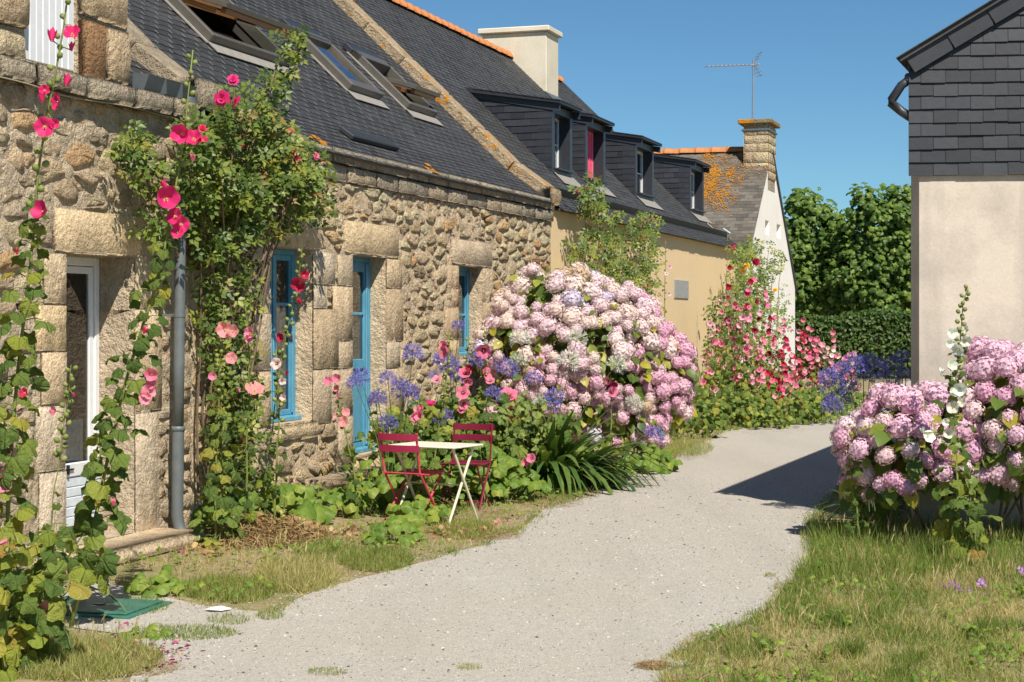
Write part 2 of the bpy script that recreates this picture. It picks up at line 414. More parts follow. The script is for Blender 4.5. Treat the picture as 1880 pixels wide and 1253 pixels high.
def block(name, parent, a0, a1, b0, b1, vb, vf, mat, rng=R, j=.010, tone=None, mf=W, bev=.018, jit=.004):
    """dressed, slightly uneven block: back at vb, face at vf"""
    w, h = a1 - a0, b1 - b0; J = lambda: rng.uniform(-j, j)
    c = [(a0 + J() * .5 + j * .4, b0 + J() * .5 + j * .4), (a1 + J() * .5 - j * .4, b0 + J() * .5 + j * .4), (a1 + J() * .5 - j * .4, b1 + J() * .5 - j * .4), (a0 + J() * .5 + j * .4, b1 + J() * .5 - j * .4)]
    gs = [0, min(.3, bev / w), .36, .66, 1 - min(.3, bev / w), 1]; gt = [0, min(.3, bev / h), .5, 1 - min(.3, bev / h), 1]
    sx = rng.uniform(0, 90); vs = []; fs = []; nx, nz = len(gs), len(gt)
    for i, p in enumerate(gs):
        for k, q in enumerate(gt):
            x = (c[0][0] * (1 - p) + c[1][0] * p) * (1 - q) + (c[3][0] * (1 - p) + c[2][0] * p) * q
            y = (c[0][1] * (1 - q) + c[3][1] * q) * (1 - p) + (c[1][1] * (1 - q) + c[2][1] * q) * p
            edge = i in (0, nx - 1) or k in (0, nz - 1); nz_ = mnoise.noise(Vector((x * 6 + sx, y * 6, sx)))
            if edge: x += (.5 - (i > nx / 2)) * j * .6 * (nz_ + .3); y += (.5 - (k > nz / 2)) * j * .6 * (nz_ + .3)
            vs.append(mf(x, (vf - min(bev, (vf - vb) * .6)) if edge else vf + nz_ * jit * 2.2, y))
    for i in range(nx - 1):
        for k in range(nz - 1): fs.append((i * nz + k, (i + 1) * nz + k, (i + 1) * nz + k + 1, i * nz + k + 1))
    rim = [i * nz for i in range(nx)] + [(nx - 1) * nz + k for k in range(1, nz)] + [i * nz + nz - 1 for i in range(nx - 2, -1, -1)] + [k for k in range(nz - 2, 0, -1)]
    b = len(vs)
    for q in rim:
        g_i, g_k = divmod(q, nz); p_, q_ = gs[g_i], gt[g_k]
        x = (c[0][0] * (1 - p_) + c[1][0] * p_) * (1 - q_) + (c[3][0] * (1 - p_) + c[2][0] * p_) * q_
        y = (c[0][1] * (1 - q_) + c[3][1] * q_) * (1 - p_) + (c[1][1] * (1 - q_) + c[2][1] * q_) * p_
        vs.append(mf(x, vb, y))
    n = len(rim)
    for i in range(n): fs.append((rim[i], rim[(i + 1) % n], b + (i + 1) % n, b + i))
    m = MB(); m.add(vs, fs, 0, rng.random() if tone is None else tone)
    return m.obj(name, mat, parent, smooth=True)
from mathutils import noise as mnoise
# ------------------------------------------------------------------ shared building helpers
Zv = Vector((0, 0, 1)); Vv = Vector((VX, VY, 0)); Uv = Vector((UX, UY, 0))
def make_roof(z0, s, flare=.6, fs=.72):
    def zr(w): return z0 + fs * w if w < flare else z0 + fs * flare + (w - flare) * s
    def mf(u, w, n):
        sl = fs if w < flare else s; L = math.sqrt(1 + sl * sl)
        return W(u, -w, zr(w)) + (Vv * sl + Zv) * (n / L)
    return zr, mf
def holes(u0, u1, z0, z1, ops):
    """cells of a wall rectangle that are not openings"""
    us = sorted({u0, u1} | {a for o in ops for a in o[:2] if u0 < a < u1}); zs = sorted({z0, z1} | {b for o in ops for b in o[2:4] if z0 < b < z1})
    for i in range(len(us) - 1):
        for k in range(len(zs) - 1):
            cu = (us[i] + us[i + 1]) / 2; cz = (zs[k] + zs[k + 1]) / 2
            if not any(o[0] < cu < o[1] and o[2] < cz < o[3] for o in ops): yield us[i], us[i + 1], zs[k], zs[k + 1]
def wall_mesh(name, parent, u0, u1, z0, z1, ops, mat, v=0.0, t=.45, mf=W, sub=None):
    m = MB()
    for a0, a1, b0, b1 in holes(u0, u1, z0, z1, ops):
        if not sub: m.quad(mf(a0, v, b0), mf(a1, v, b0), mf(a1, v, b1), mf(a0, v, b1), tone=.5); continue
        nu = max(1, int((a1 - a0) / .07)); nz = max(1, int((b1 - b0) / .07)); vs = []
        for i in range(nu + 1):
            for k in range(nz + 1):
                uu = a0 + (a1 - a0) * i / nu; zz = b0 + (b1 - b0) * k / nz
                vs.append(mf(uu, v + sub * mnoise.noise(Vector((uu * 7, zz * 7, 3))) + sub * .5 * mnoise.noise(Vector((uu * 2.1, zz * 2.1, 9))), zz))
        m.add(vs, [(i * (nz + 1) + k, (i + 1) * (nz + 1) + k, (i + 1) * (nz + 1) + k + 1, i * (nz + 1) + k + 1) for i in range(nu) for k in range(nz)])
    for a0, a1, b0, b1 in ops:
        for p, q in (((a0, b0), (a1, b0)), ((a1, b0), (a1, b1)), ((a1, b1), (a0, b1)), ((a0, b1), (a0, b0))):
            m.quad(mf(p[0], v, p[1]), mf(q[0], v, q[1]), mf(q[0], v - t, q[1]), mf(p[0], v - t, p[1]))
    return m.obj(name, mat, parent)
def shell(name, parent, u0, u1, depth, z0, zeave, zridge, mat, ops=(), t=.45):
    """side and back walls with gables, and the room behind the front wall"""
    m = MB(); d = depth
    for u in (u0, u1):
        m.add([W(u, 0, z0), W(u, -d, z0), W(u, -d, zeave), W(u, -d / 2, zridge), W(u, 0, zeave)], [(0, 1, 2, 3, 4)])
    m.quad(W(u0, -d, z0), W(u1, -d, z0), W(u1, -d, zeave), W(u0, -d, zeave))
    return m.obj(name, mat, parent)
def room(parent, u0, u1, z0, z1, depth=3.0, mat=None):
    m = MB(); a, b = -.46, -.46 - depth
    m.quad(W(u0, b, z0), W(u1, b, z0), W(u1, b, z1), W(u0, b, z1))
    m.quad(W(u0, a, z0), W(u0, b, z0), W(u0, b, z1), W(u0, a, z1)); m.quad(W(u1, a, z0), W(u1, b, z0), W(u1, b, z1), W(u1, a, z1))
    m.quad(W(u0, a, z0), W(u1, a, z0), W(u1, b, z0), W(u0, b, z0)); m.quad(W(u0, a, z1), W(u1, a, z1), W(u1, b, z1), W(u0, b, z1))
    return m.obj('room', mat or M_room, parent)
def slates(name, parent, mf, a0, a1, w0, w1, dw, width, mats, skip=(), hook=True, th=.008, seed=1, poly=None, lap=1.3):
    r = random.Random(seed); m = MB(); k = 0; w = w0
    while w < w1:
        a = a0 - (width / 2 if k % 2 else 0)
        while a < a1:
            b0 = max(a, a0) + .003; b1 = min(a + width, a1) - .003
            cu, cw = (b0 + b1) / 2, w + dw * .5
            if b1 - b0 > .03 and not any(s0 < cu < s1 and q0 < cw < q1 for s0, s1, q0, q1 in skip) and (poly is None or poly(cu, cw)):
                n0 = th + r.uniform(0, .004); dn = r.uniform(-.002, .002); dj = r.uniform(-.006, .006); wt = min(w + dw * lap, w1 + .02)
                T = r.random()
                p = [mf(b0, w + dj, n0 + dn), mf(b1, w + dj + r.uniform(-.003, .003), n0 - dn), mf(b1, wt, .003), mf(b0, wt, .003), mf(b0, w + dj, .0), mf(b1, w + dj, .0)]
                m.add(p, [(0, 1, 2, 3), (4, 5, 1, 0)], 0, T)
                if hook:
                    m.add([mf(cu - .008, w - .014, n0 + .007), mf(cu + .008, w - .014, n0 + .007), mf(cu + .008, w + .026, n0 + .006), mf(cu - .008, w + .026, n0 + .006)], [(0, 1, 2, 3)], 1, T)
            a += width
        w += dw; k += 1
    return m.obj(name, mats, parent, kind='stuff')
def underlay(name, parent, mf, a0, a1, ws, mat, skip=()):
    m = MB()
    us = sorted({a0, a1} | {x for s in skip for x in s[:2]}); wl = sorted(set(ws) | {x for s in skip for x in s[2:4] if x > ws[0]})
    for i in range(len(us) - 1):
        for k in range(len(wl) - 1):
            cu, cw = (us[i] + us[i + 1]) / 2, (wl[k] + wl[k + 1]) / 2
            if any(s[0] < cu < s[1] and s[2] < cw < s[3] for s in skip): continue
            m.quad(mf(us[i], wl[k], -.004), mf(us[i + 1], wl[k], -.004), mf(us[i + 1], wl[k + 1] - 1e-5, -.004), mf(us[i], wl[k + 1] - 1e-5, -.004))
    return m.obj(name, mat, parent)
def back_roof(parent, u0, u1, depth, zeave, zridge, mat):
    m = MB(); m.quad(W(u0, -depth / 2, zridge), W(u1, -depth / 2, zridge), W(u1, -depth - .2, zeave - .15), W(u0, -depth - .2, zeave - .15))
    return m.obj('back_roof', mat, parent)
def rubble(wall, house_rng, u0, u1, z0, z1, dens, stretch, avoidr, mat, hmin, hmax, nparts, joint, v=0.0):
    polys = cells(int((u1 - u0) * (z1 - z0) * dens), u0, u1, z0, z1, stretch, house_rng, .012)
    rr = random.Random(int(house_rng.integers(1e6))); out = []
    for p in polys:
        p = avoid(p, avoidr, .004)
        if p is None: continue
        c, A = centroid(p)
        if A < .0025: continue
        Y = OY + c[0] * UY; out.append((A / (Y * Y), p))
    out.sort(key=lambda t: -t[0]); rest = MB()
    for i, (_, p) in enumerate(out):
        h = rr.uniform(hmin, hmax)
        vs, fs = stone_geo(p, W, v - .02, v + h, rr, joint=joint * rr.uniform(.4, 1.5), jit=.010, dome=.09, rings=((1.0, 0.0), (.97, .55), (.86, .92), (.5, 1.0)), cut=.17)
        if i < nparts:
            m = MB(); m.add(vs, fs, 0, rr.random()); m.obj('stone', mat, wall, smooth=True)
        else: rest.add(vs, fs, 0, rr.random())
    if rest.v: rest.obj('small_stones', mat, wall, smooth=True, kind='stuff')
def jambs(parent, edge, side, courses, mat, vb=-.42, vf=.022, rng=R):  # noqa
    """quoins beside an opening: side -1 stands left of edge, +1 right; returns the areas they cover"""
    rects = []
    for z0, z1, wd_ in courses:
        a0, a1 = (edge - wd_, edge) if side < 0 else (edge, edge + wd_)
        block('jamb_stone', parent, a0, a1, z0 + .003, z1 - .003, vb, vf + rng.uniform(-.008, .010), mat, rng, .007, bev=.008, jit=.003)
        rects.append((a0, a1, z0, z1))
    return rects
def ridge_tiles(parent, mf, a0, a1, length, rad, mat, axis=None):
    """half-round ridge tiles along mf(a) -> (point, along, side)"""
    n = int((a1 - a0) / length); me = None
    for i in range(n):
        p, al, sd_ = mf(a0 + (i + .5) * length)
        if me is None:
            m = MB(); k = 7
            for j, (t, rr_) in enumerate(((-.54, .93), (.38, 1.0), (.40, 1.12), (.54, 1.12))):
                for q in range(k):
                    g = math.pi * q / (k - 1); m.v.append((t * length, math.cos(g) * rad * rr_, math.sin(g) * rad * rr_ - .03)); m.t.append(.5)
                if j:
                    for q in range(k - 1): m.f.append(((j - 1) * k + q, (j - 1) * k + q + 1, j * k + q + 1, j * k + q)); m.m.append(0)
            m.f.append(tuple(3 * k + q for q in range(k))); m.m.append(0)
            me = m.mesh('ridge_tile', mat, True)
        M = Matrix(((al.x, sd_.x, 0, p.x), (al.y, sd_.y, 0, p.y), (al.z, sd_.z, 1, p.z), (0, 0, 0, 1)))
        M = M @ Matrix.Rotation(R.uniform(-.03, .03), 4, 'Y') @ Matrix.Rotation(R.uniform(-.05, .05), 4, 'X')
        put('ridge_tile', me, parent, M)

# ================================================================== HOUSE 1, left: granite house with a stone wall dormer
H1 = thing('granite_house', W(-2, 0, 0), 'old granite house at the left edge with white shuttered stone dormer and glazed door', 'house')
dr = (-1.53, -.53, .12, 2.37)                               # doorway
w1 = wall_mesh('wall', H1, -5, .42, 0, 3.6, [dr], M_mortar2, v=.012, sub=.026)
cov = [dr]
r1 = random.Random(5)
block('lintel', H1, -1.70, -.44, 2.37, 2.72, -.42, .03, M_granite, r1, tone=.95)
cov.append((-1.70, -.44, 2.37, 2.72))
cov += jambs(H1, -1.53, -1, [(1.98, 2.37, .30), (1.62, 1.98, .42), (1.22, 1.62, .34), (.72, 1.22, .40), (.0, .72, .36)], M_granite, rng=r1)
cov += jambs(H1, -.53, 1, [(1.95, 2.37, .32), (1.1, 1.95, .44), (.0, 1.1, .36)], M_granite, rng=r1)
rubble(w1, np.random.default_rng(3), -4.4, .40, 0.0, 3.58, 22, 2.0, cov, M_rubble2, .008, .042, 260, .024)
a = -4.6
while a < .30:                                              # cornice of long weathered blocks
    b = min(a + r1.uniform(.42, .72), .34)
    block('cornice_stone', H1, a + .004, b - .004, 3.575, 3.745, -.2, .13 + r1.uniform(-.015, .02), M_cornice, r1, .012, bev=.035, jit=.012); a = b
m = MB()                                                    # cable clipped under the cornice
m.tube([W(u, .10 + .02 * math.sin(u * 5), 3.565 - .012 * math.sin(u * 3) - (.07 if u > .1 else 0)) for u in np.linspace(-4.5, .26, 40)], .006, 5); m.obj('cable', M_wire, H1)
m = MB(); m.tube([W(-.5, .04, 2.38), W(-.2, .045, 2.365), W(.1, .05, 2.38), W(.2, .06, 2.4)], .006, 5); m.obj('cable', M_wire, H1)
# wall dormer, flush with the front
so = (-1.99, -1.30, 3.78, 5.6)
dw_ = wall_mesh('dormer_wall', H1, -2.9, -.56, 3.745, 6.2, [so], M_mortar2, v=-.04)
m = MB(); m.quad(W(-.56, -.04, 3.7), W(-.56, -2.4, 3.7), W(-.56, -2.4, 6.2), W(-.56, -.04, 6.2)); m.quad(W(-2.9, -.04, 3.7), W(-2.9, -2.4, 3.7), W(-2.9, -2.4, 6.2), W(-2.9, -.04, 6.2)); m.quad(W(-2.9, -.04, 6.2), W(-.56, -.04, 6.2), W(-.56, -2.4, 6.2), W(-2.9, -2.4, 6.2)); m.obj('dormer_side', M_mortar2, H1)
for z0, z1, parts in ((3.75, 4.0, ((-1.28, -.93, 1), (-.93, -.55, 0))), (4.0, 4.22, ((-1.28, -.93, 1), (-.93, -.57, 0))), (4.22, 4.58, ((-1.29, -.55, 0),)), (4.58, 4.75, ((-1.28, -.95, 0), (-.94, -.56, 0))), (4.75, 5.2, ((-1.28, -.56, 0),)), (5.2, 5.6, ((-1.28, -.56, 0),))):
    for a0, a1, ru in parts:
        if ru and z0 > 3.9: continue
        zz1 = 4.22 if (ru or (z0 == 3.75)) else z1
        if z0 == 4.0: continue
        block('dormer_stone', H1, a0, a1 - .008, z0 + .006, zz1 - .008, -.4, .0 + r1.uniform(0, .03), M_rust if ru else M_rubble2, r1, .016, tone=None if ru else r1.choice((.25, .6, .3)), bev=.03, jit=.014)
for z0, z1 in ((3.75, 3.98), (3.98, 4.36), (4.36, 4.7), (4.7, 5.1), (5.1, 5.6)):
    block('dormer_stone', H1, -2.0 - r1.uniform(.42, .5), -1.995, z0 + .006, z1 - .006, -.4, .0 + r1.uniform(0, .03), M_rubble2, r1, .02, tone=r1.choice((.25, .6, .3)), bev=.03, jit=.014)
    block('dormer_stone', H1, -2.9, -2.5, z0 + .006, z1 - .006, -.4, .0 + r1.uniform(0, .03), M_rubble2, r1, .02, tone=r1.choice((.25, .6, .3)), bev=.03, jit=.014)
sh = MB(); sh.box(W, -1.985, -1.305, -.10, -.075, 3.785, 5.6, 0); sho = sh.obj('shutter', M_whitepaint, H1)
pm = MB(); pm.box(W, -.042, .042, -.0115, .0115, -.9, .9, .005)
for i in range(8):
    q = MB(); c = -1.94 + i * .0845; q.box(W, c - .041, c + .041, -.075, -.055, 3.79, 5.59, .006); q.obj('plank', M_whitepaint, sho)
# roof, gutters, coping
zr1, rm1 = make_roof(3.76, .95)
rs1 = [(-2.9, -.56, -1, 2.6)]
rf1 = underlay('roof', H1, rm1, -9, .45, [-.02, .3, .6, 4.3], M_blackgap, rs1)
slates('slates', rf1, rm1, -4.5, .42, -.03, 4.3, .105, .2, [M_slate, M_hook], rs1, seed=3)
back_roof(H1, -9, .45, 8.6, 3.7, zr1(4.3), M_slate)
shell('back_wall', H1, -9, .40, 8.6, 0, 3.6, zr1(4.3) - .1, M_mortar2)
def gutter(name, parent, u0, u1, z, vb, wd_, ht, mat, joints=.38):
    m = MB(); pr = [(vb, z + ht), (vb, z), (vb + wd_ * .7, z), (vb + wd_, z + ht * .85), (vb + wd_ + .012, z + ht * .85), (vb + wd_ * .72, z - .01), (vb - .005, z - .01)]
    vs = [W(u, p[0], p[1]) for u in (u0, u1) for p in pr]; n = len(pr)
    m.add(vs, [(i, i + 1, n + i + 1, n + i) for i in range(n - 1)] + [tuple(range(n)), tuple(range(n, 2 * n))])
    u = u0 + joints
    while u < u1 - .05: m.box(W, u - .006, u + .006, vb + wd_ * .70, vb + wd_ + .016, z - .012, z + ht * .86); u += joints
    g = m.obj(name, mat, parent)
    for u in (u0, u1): 
        q = MB(); q.add([W(u, p[0], p[1]) for p in pr[:4]], [(0, 1, 2, 3)]); q.obj('end_cap', mat, g)
    return g
gutter('gutter', H1, -.50, .30, 3.755, -.02, .14, .14, M_zinc, .27)
gutter('gutter', H1, -5.5, -2.72, 3.755, -.02, .16, .14, M_zinc)
def coping(parent, u0, u1, mf, w0, w1, step, th, mat, kneeler=True, rng=R):
    w = w0
    while w < w1:
        e = min(w + step, w1)
        m = MB(); bx, fsx = boxgeo(u0, u1, w + .004, e - .004, -.05, th, .02)
        m.add([mf(a_, b_, c_) + Vector((rng.uniform(-.006, .006), rng.uniform(-.006, .006), rng.uniform(-.006, .006))) for a_, b_, c_ in bx], fsx, 0, rng.random())
        m.obj('coping_stone', mat, parent); w = e
coping(H1, .42, .80, rm1, .02, 4.4, .62, .14, M_coping)
block('kneeler_stone', H1, .40, .86, 3.70, 3.99, -.16, .10, M_coping, r1, .012, bev=.05, jit=.012)
# glazed door: white frame deep in the doorway
dg = MB(); v0 = -.33
for a0, a1, b0, b1 in ((-1.53, -1.47, .12, 2.37), (-.60, -.535, .12, 2.37), (-1.47, -.60, 2.30, 2.37)): dg.box(W, a0, a1, v0 - .05, v0 + .02, b0, b1, .006)
D1 = dg.obj('door', M_whitepaint, H1)
s_ = MB()
for a0, a1, b0, b1 in ((-1.465, -1.40, .14, 2.295), (-.67, -.605, .14, 2.295), (-1.40, -.67, 2.235, 2.295), (-1.40, -.67, .14, .24)): s_.box(W, a0, a1, v0 - .03, v0 + .008, b0, b1, .008)
s_.obj('door_leaf', M_whitepaint, D1)
m = MB(); m.quad(W(-1.40, v0 - .01, .24), W(-.67, v0 - .01, .24), W(-.67, v0 - .01, 2.235), W(-1.40, v0 - .01, 2.235)); m.obj('pane', M_glass, D1)
def curtain(name, parent, u0, u1, z0, z1, v, mat, folds=9, amp=.018):
    m = MB(); n = folds * 6
    vs = []
    for k in (0, 1):
        for i in range(n + 1):
            u = u0 + (u1 - u0) * i / n; vs.append(W(u, v + amp * math.sin(i * 2 * math.pi / 6 + .4 * math.sin(i * .5)), (z0, z1)[k]))
    m.add(vs, [(i, i + 1, n + 2 + i, n + 1 + i) for i in range(n)]); return m.obj(name, mat, parent, True)
curtain('curtain', D1, -1.39, -1.12, .26, 2.23, -.372, M_curtain, 5, .014); curtain('curtain', D1, -1.12, -.68, .26, 1.05, -.372, M_curtain, 8, .014)
m = MB(); m.box(W, -1.52, -.55, -2.2, -2.15, .1, 2.3); m.obj('inner_wall', M_room, D1)
room(H1, -3.5, .3, .05, 2.6, 2.8)
# low white plank barrier with a black bolt across the bottom of the doorway
gt = MB(); gt.box(W, -1.53, -.66, -.27, -.25, .14, .72); GT = gt.obj('half_shutter', M_whitepaint, H1)
for i in range(6):
    q = MB(); z = .145 + i * .078; q.box(W, -1.525, -.665, -.25, -.225, z, z + .074, .006); q.obj('plank', M_palebluep, GT)
q = MB(); q.box(W, -1.53, -.66, -.25, -.215, .615, .725, .008); q.obj('rail', M_whitepaint, GT)
q = MB(); q.box(W, -1.36, -1.08, -.215, -.20, .672, .684); q.box(W, -1.17, -1.15, -.215, -.195, .64, .715); q.obj('bolt', M_black, GT)
rs = random.Random(8)
stp = setp(block('door_step', None, -1.75, -.13, -.02, .13, .02, .48, M_granite, rs, .02, bev=.05, jit=.02), 'broad worn granite slab lying below the white glazed door', 'step')
# downpipe
PIPE = thing('downpipe', W(.12, .1, 0), 'grey zinc downpipe running down the wall from the gutter beside the climbing rose', 'pipe')
pu = lambda z: -.16 + (z - .2) * .022
m = MB(); m.tube([W(pu(z), .20, z) for z in (.95, 1.5, 2.1, 2.8, 3.25)] + [W(.10, .17, 3.45), W(.26, .09, 3.62)], .046, 14); m.obj('pipe', M_zincdull, PIPE, True)
m = MB(); m.tube([W(pu(z), .20, z) for z in (.95, .4, .22)] + [W(-.16, .22, .12), W(-.15, .27, .055), W(-.13, .34, .02)], .05, 14, cap=False); m.obj('shoe', M_zincdull, PIPE, True)
m = MB(); m.tube([W(pu(z), .20, z) for z in (.93, .935, .965, .97)], [.05, .058, .058, .05], 14); m.obj('collar', M_zincdull, PIPE, True)
m = MB(); m.tube([W(.26, .09, 3.60), W(.27, .07, 3.66), W(.275, .05, 3.74), W(.275, .05, 3.78)], [.05, .075, .085, .08], 14, cap=False); m.obj('funnel', M_zinc, PIPE, True)
for z in (1.9, 3.1):
    m = MB(); m.tube([W(pu(z), .20, z - .015), W(pu(z), .20, z + .015)], .051, 14); m.box(W, pu(z) - .012, pu(z) + .012, .0, .18, z - .012, z + .012); m.obj('bracket', M_zincdull, PIPE)

# ================================================================== HOUSE 2, middle: rubble stone cottage, blue joinery
H2 = thing('stone_cottage', W(5.6, 0, 0), 'rubble stone cottage in the middle with blue door and windows and open roof windows', 'house')
op = [(1.95, 2.90, .85, 2.57), (3.91, 4.84, .40, 2.56), (7.22, 8.14, 1.40, 2.55)]
w2 = wall_mesh('wall', H2, .42, 11.18, 0, 3.5, op, M_mortar, v=.013, sub=.02)
r2 = random.Random(17); cov = list(op)
for (a0, a1, b0, b1, t_) in ((1.46, 3.08, 2.57, 2.92, .3), (3.64, 5.22, 2.56, 2.94, .95), (6.93, 8.50, 2.55, 2.90, .6)):
    block('lintel', H2, a0, a1, b0, b1, -.42, .035, M_granite, r2, .012, tone=t_, bev=.03); cov.append((a0, a1, b0, b1))
cov += jambs(H2, 1.95, -1, [(2.22, 2.57, .55), (1.93, 2.22, .28), (1.38, 1.93, .60), (.85, 1.38, .30)], M_granite, rng=r2)
cov += jambs(H2, 2.90, 1, [(2.22, 2.57, .55), (1.98, 2.22, .34), (1.36, 1.98, .62), (.80, 1.36, .46)], M_granite, rng=r2)
cov += jambs(H2, 3.91, -1, [(2.22, 2.56, .40), (1.64, 2.22, .52), (1.35, 1.64, .38), (.85, 1.35, .56), (.3, .85, .4)], M_granite, rng=r2)
cov += jambs(H2, 4.84, 1, [(2.22, 2.56, .46), (1.62, 2.22, .52), (1.32, 1.62, .42), (.8, 1.32, .55), (.3, .8, .44)], M_granite, rng=r2)
cov += jambs(H2, 7.22, -1, [(2.26, 2.55, .42), (2.02, 2.26, .26), (1.62, 2.02, .50), (1.30, 1.62, .35)], M_granite, rng=r2)
cov += jambs(H2, 8.14, 1, [(2.10, 2.55, .38), (1.85, 2.10, .62), (1.30, 1.85, .42)], M_granite, rng=r2)
block('sill_stone', H2, 1.84, 3.02, .66, .84, -.42, .06, M_granite, r2, .02, bev=.04, jit=.012); cov.append((1.84, 3.02, .66, .84))
block('sill_stone', H2, 7.1, 8.26, 1.26, 1.40, -.42, .05, M_granite, r2, .02, bev=.03, jit=.01); cov.append((7.1, 8.26, 1.26, 1.40))
block('threshold', H2, 3.80, 4.95, .2, .395, -.42, .08, M_granite, r2, .02, bev=.04, jit=.012); cov.append((3.80, 4.95, .2, .40))
rubble(w2, np.random.default_rng(21), .44, 11.16, 0.0, 3.32, 25, 2.3, cov, M_rubble, .012, .043, 300, .019)
for z0, z1, vf, off in ((3.49, 3.655, .085, 0), (3.315, 3.485, .055, .23)):
    a = .86 - off
    while a < 11.18:
        b = min(a + r2.uniform(.55, .95), 11.2)
        if b > .9: block('cornice_stone', H2, max(a, .86) + .004, b - .004, z0, z1, -.3, vf + r2.uniform(-.006, .008), M_cornice, r2, .006, bev=.015, jit=.006)
        a = b
zr2, rm2 = make_roof(3.665, .95)
SK = [(3.12, 5.0, 1.30, 2.55), (6.60, 7.62, 1.24, 2.06), (8.55, 9.62, 1.24, 2.06)]
hol = [(a + .06, b - .06, c + .05, d - .05) for a, b, c, d in SK]
rf2 = underlay('roof', H2, rm2, .80, 10.98, [-.10, .3, .6, 4.3], M_slate, hol)
m = MB(); m.box(lambda a_, b_, c_: rm2(a_, b_, c_), .82, 10.98, -.11, .02, -.035, -.006); m.obj('eave_board', M_slate_old, H2)
slates('slates', rf2, rm2, .82, 10.96, -.13, 4.3, .078, .27, [M_slate, M_hook], [(a - .02, b + .02, c - .05, d + .03) for a, b, c, d in SK], seed=4)
back_roof(H2, .8, 11.0, 8.6, 3.6, zr2(4.3), M_slate)
shell('back_wall', H2, .46, 11.15, 8.6, 0, 3.6, zr2(4.3) - .1, M_mortar)
room(H2, .6, 11.0, .3, 2.75, 3.2)
for a, ww in ((4.45, 1.35),):
    m = MB(); m.box(rm2, a, a + ww, .24, .40, .012, .07, .01); m.obj('roof_vent', M_roofvent, H2)
# lichen tufts along the eave
for a in (2.35, 2.62, 3.05, 6.15):
    m = MB()
    for k in range(6):
        aa = a + uni(-.1, .16); ww = uni(-.1, .06); m.box(rm2, aa, aa + uni(.05, .14), ww, ww + uni(.03, .08), .014, .026, .004)
    m.obj('lichen', plain('orange lichen', (.42, .18, .022), .95, 0, .1, .35, 12) if 'orange lichen' not in MATS else MATS['orange lichen'], rf2)
def skylight(house, mf, a0, a1, w0, w1, opened):
    fr = MB(); t = .12
    for x0, x1, y0, y1 in ((a0, a0 + .085, w0, w1), (a1 - .04, a1, w0, w1), (a0, a1, w1 - .11, w1 - .002), (a0 + .085, a1 - .04, w0, w0 + .05)):
        fr.box(mf, x0, x1, y0, y1, -.12, t, .006)
    sk = fr.obj('skylight', M_taupe, house)
    q = MB(); q.box(mf, a0 - .03, a1 + .03, w0 - .13, w0 - .004, .022, .032); q.obj('flashing', M_flash, sk)
    q = MB(); q.box(mf, a0 - .06, a0 - .004, w0 - .02, w1 + .03, .016, .03); q.obj('flashing', M_flash, sk)
    q = MB(); q.box(mf, a0 - .02, a1 + .02, w1 + .002, w1 + .12, .02, .10, .006); q.obj('top_hood', M_anthra, sk)
    q = MB(); p = [mf(a0, w0, -.5), mf(a1, w0, -.5), mf(a1, w1, -.5), mf(a0, w1, -.5)]; o_ = [mf(a0, w0, -.02), mf(a1, w0, -.02), mf(a1, w1, -.02), mf(a0, w1, -.02)]
    for i in range(4): q.quad(o_[i], o_[(i + 1) % 4], p[(i + 1) % 4], p[i])
    q.quad(*[mf(x, y, -.9) for x, y in ((a0 - .3, w0 - .3), (a1 + .3, w0 - .3), (a1 + .3, w1 + .3), (a0 - .3, w1 + .3))]); q.obj('lining', M_blackgap, sk)
    wm = (w0 + w1) / 2; c = mf((a0 + a1) / 2 + .02, wm, .06)
    up = (mf(a0, wm + .05, 0) - mf(a0, wm - .05, 0)).normalized(); nn = Uv.cross(up).normalized()
    if nn.z < 0: nn = -nn
    ang = {0: 0, 1: math.radians(25), 2: math.radians(27)}[opened]      # a centre-pivot sash tips its foot outwards
    up2 = up * math.cos(ang) - nn * math.sin(ang); n2 = nn * math.cos(ang) + up * math.sin(ang)
    L = (mf(a0, w1, 0) - mf(a0, w0, 0)).length / 2 - .06; hw = (a1 - a0) / 2 - .065
    g = lambda x, y, z: c + Uv * x + up2 * y + n2 * z
    sh_ = MB()
    for x0, x1, y0, y1 in ((-hw, -hw + .03, -L, L), (hw - .03, hw, -L, L), (-hw + .03, hw - .03, L - .07, L), (-hw + .03, hw - .03, -L, -L + .08)): sh_.box(g, x0, x1, y0, y1, .0, .06, .004)
    so_ = sh_.obj('sash', M_taupe, sk)
    q = MB()
    for x0, x1, y0, y1 in ((-hw + .005, -hw + .075, .0, L - .005), (hw - .075, hw - .005, .0, L - .005), (-hw + .075, hw - .075, L - .09, L - .005), (-hw + .075, hw - .075, -L + .03, -L + .09), (-hw + .01, hw * .35, -.03, .03)): q.box(g, x0, x1, y0, y1, -.06, -.001, .004)
    q.obj('wooden_rail', M_wood, sk)
    q = MB(); q.quad(*[g(x, y, .012) for x, y in ((-hw + .05, -L + .06), (hw - .05, -L + .06), (hw - .05, L - .06), (-hw + .05, L - .06))])
    q.quad(*[g(x, y, -.03) for x, y in ((-hw + .05, -L + .06), (hw - .05, -L + .06), (hw - .05, L - .06), (-hw + .05, L - .06))]); q.obj('pane', M_glass, sk)
    return sk
skylight(H2, rm2, *SK[0], 1)['label'] = 'large roof window tipped wide open'
skylight(H2, rm2, *SK[1], 0)['label'] = 'closed roof window reflecting the sky'
skylight(H2, rm2, *SK[2], 2)['label'] = 'roof window with its sash tipped out over the coping'
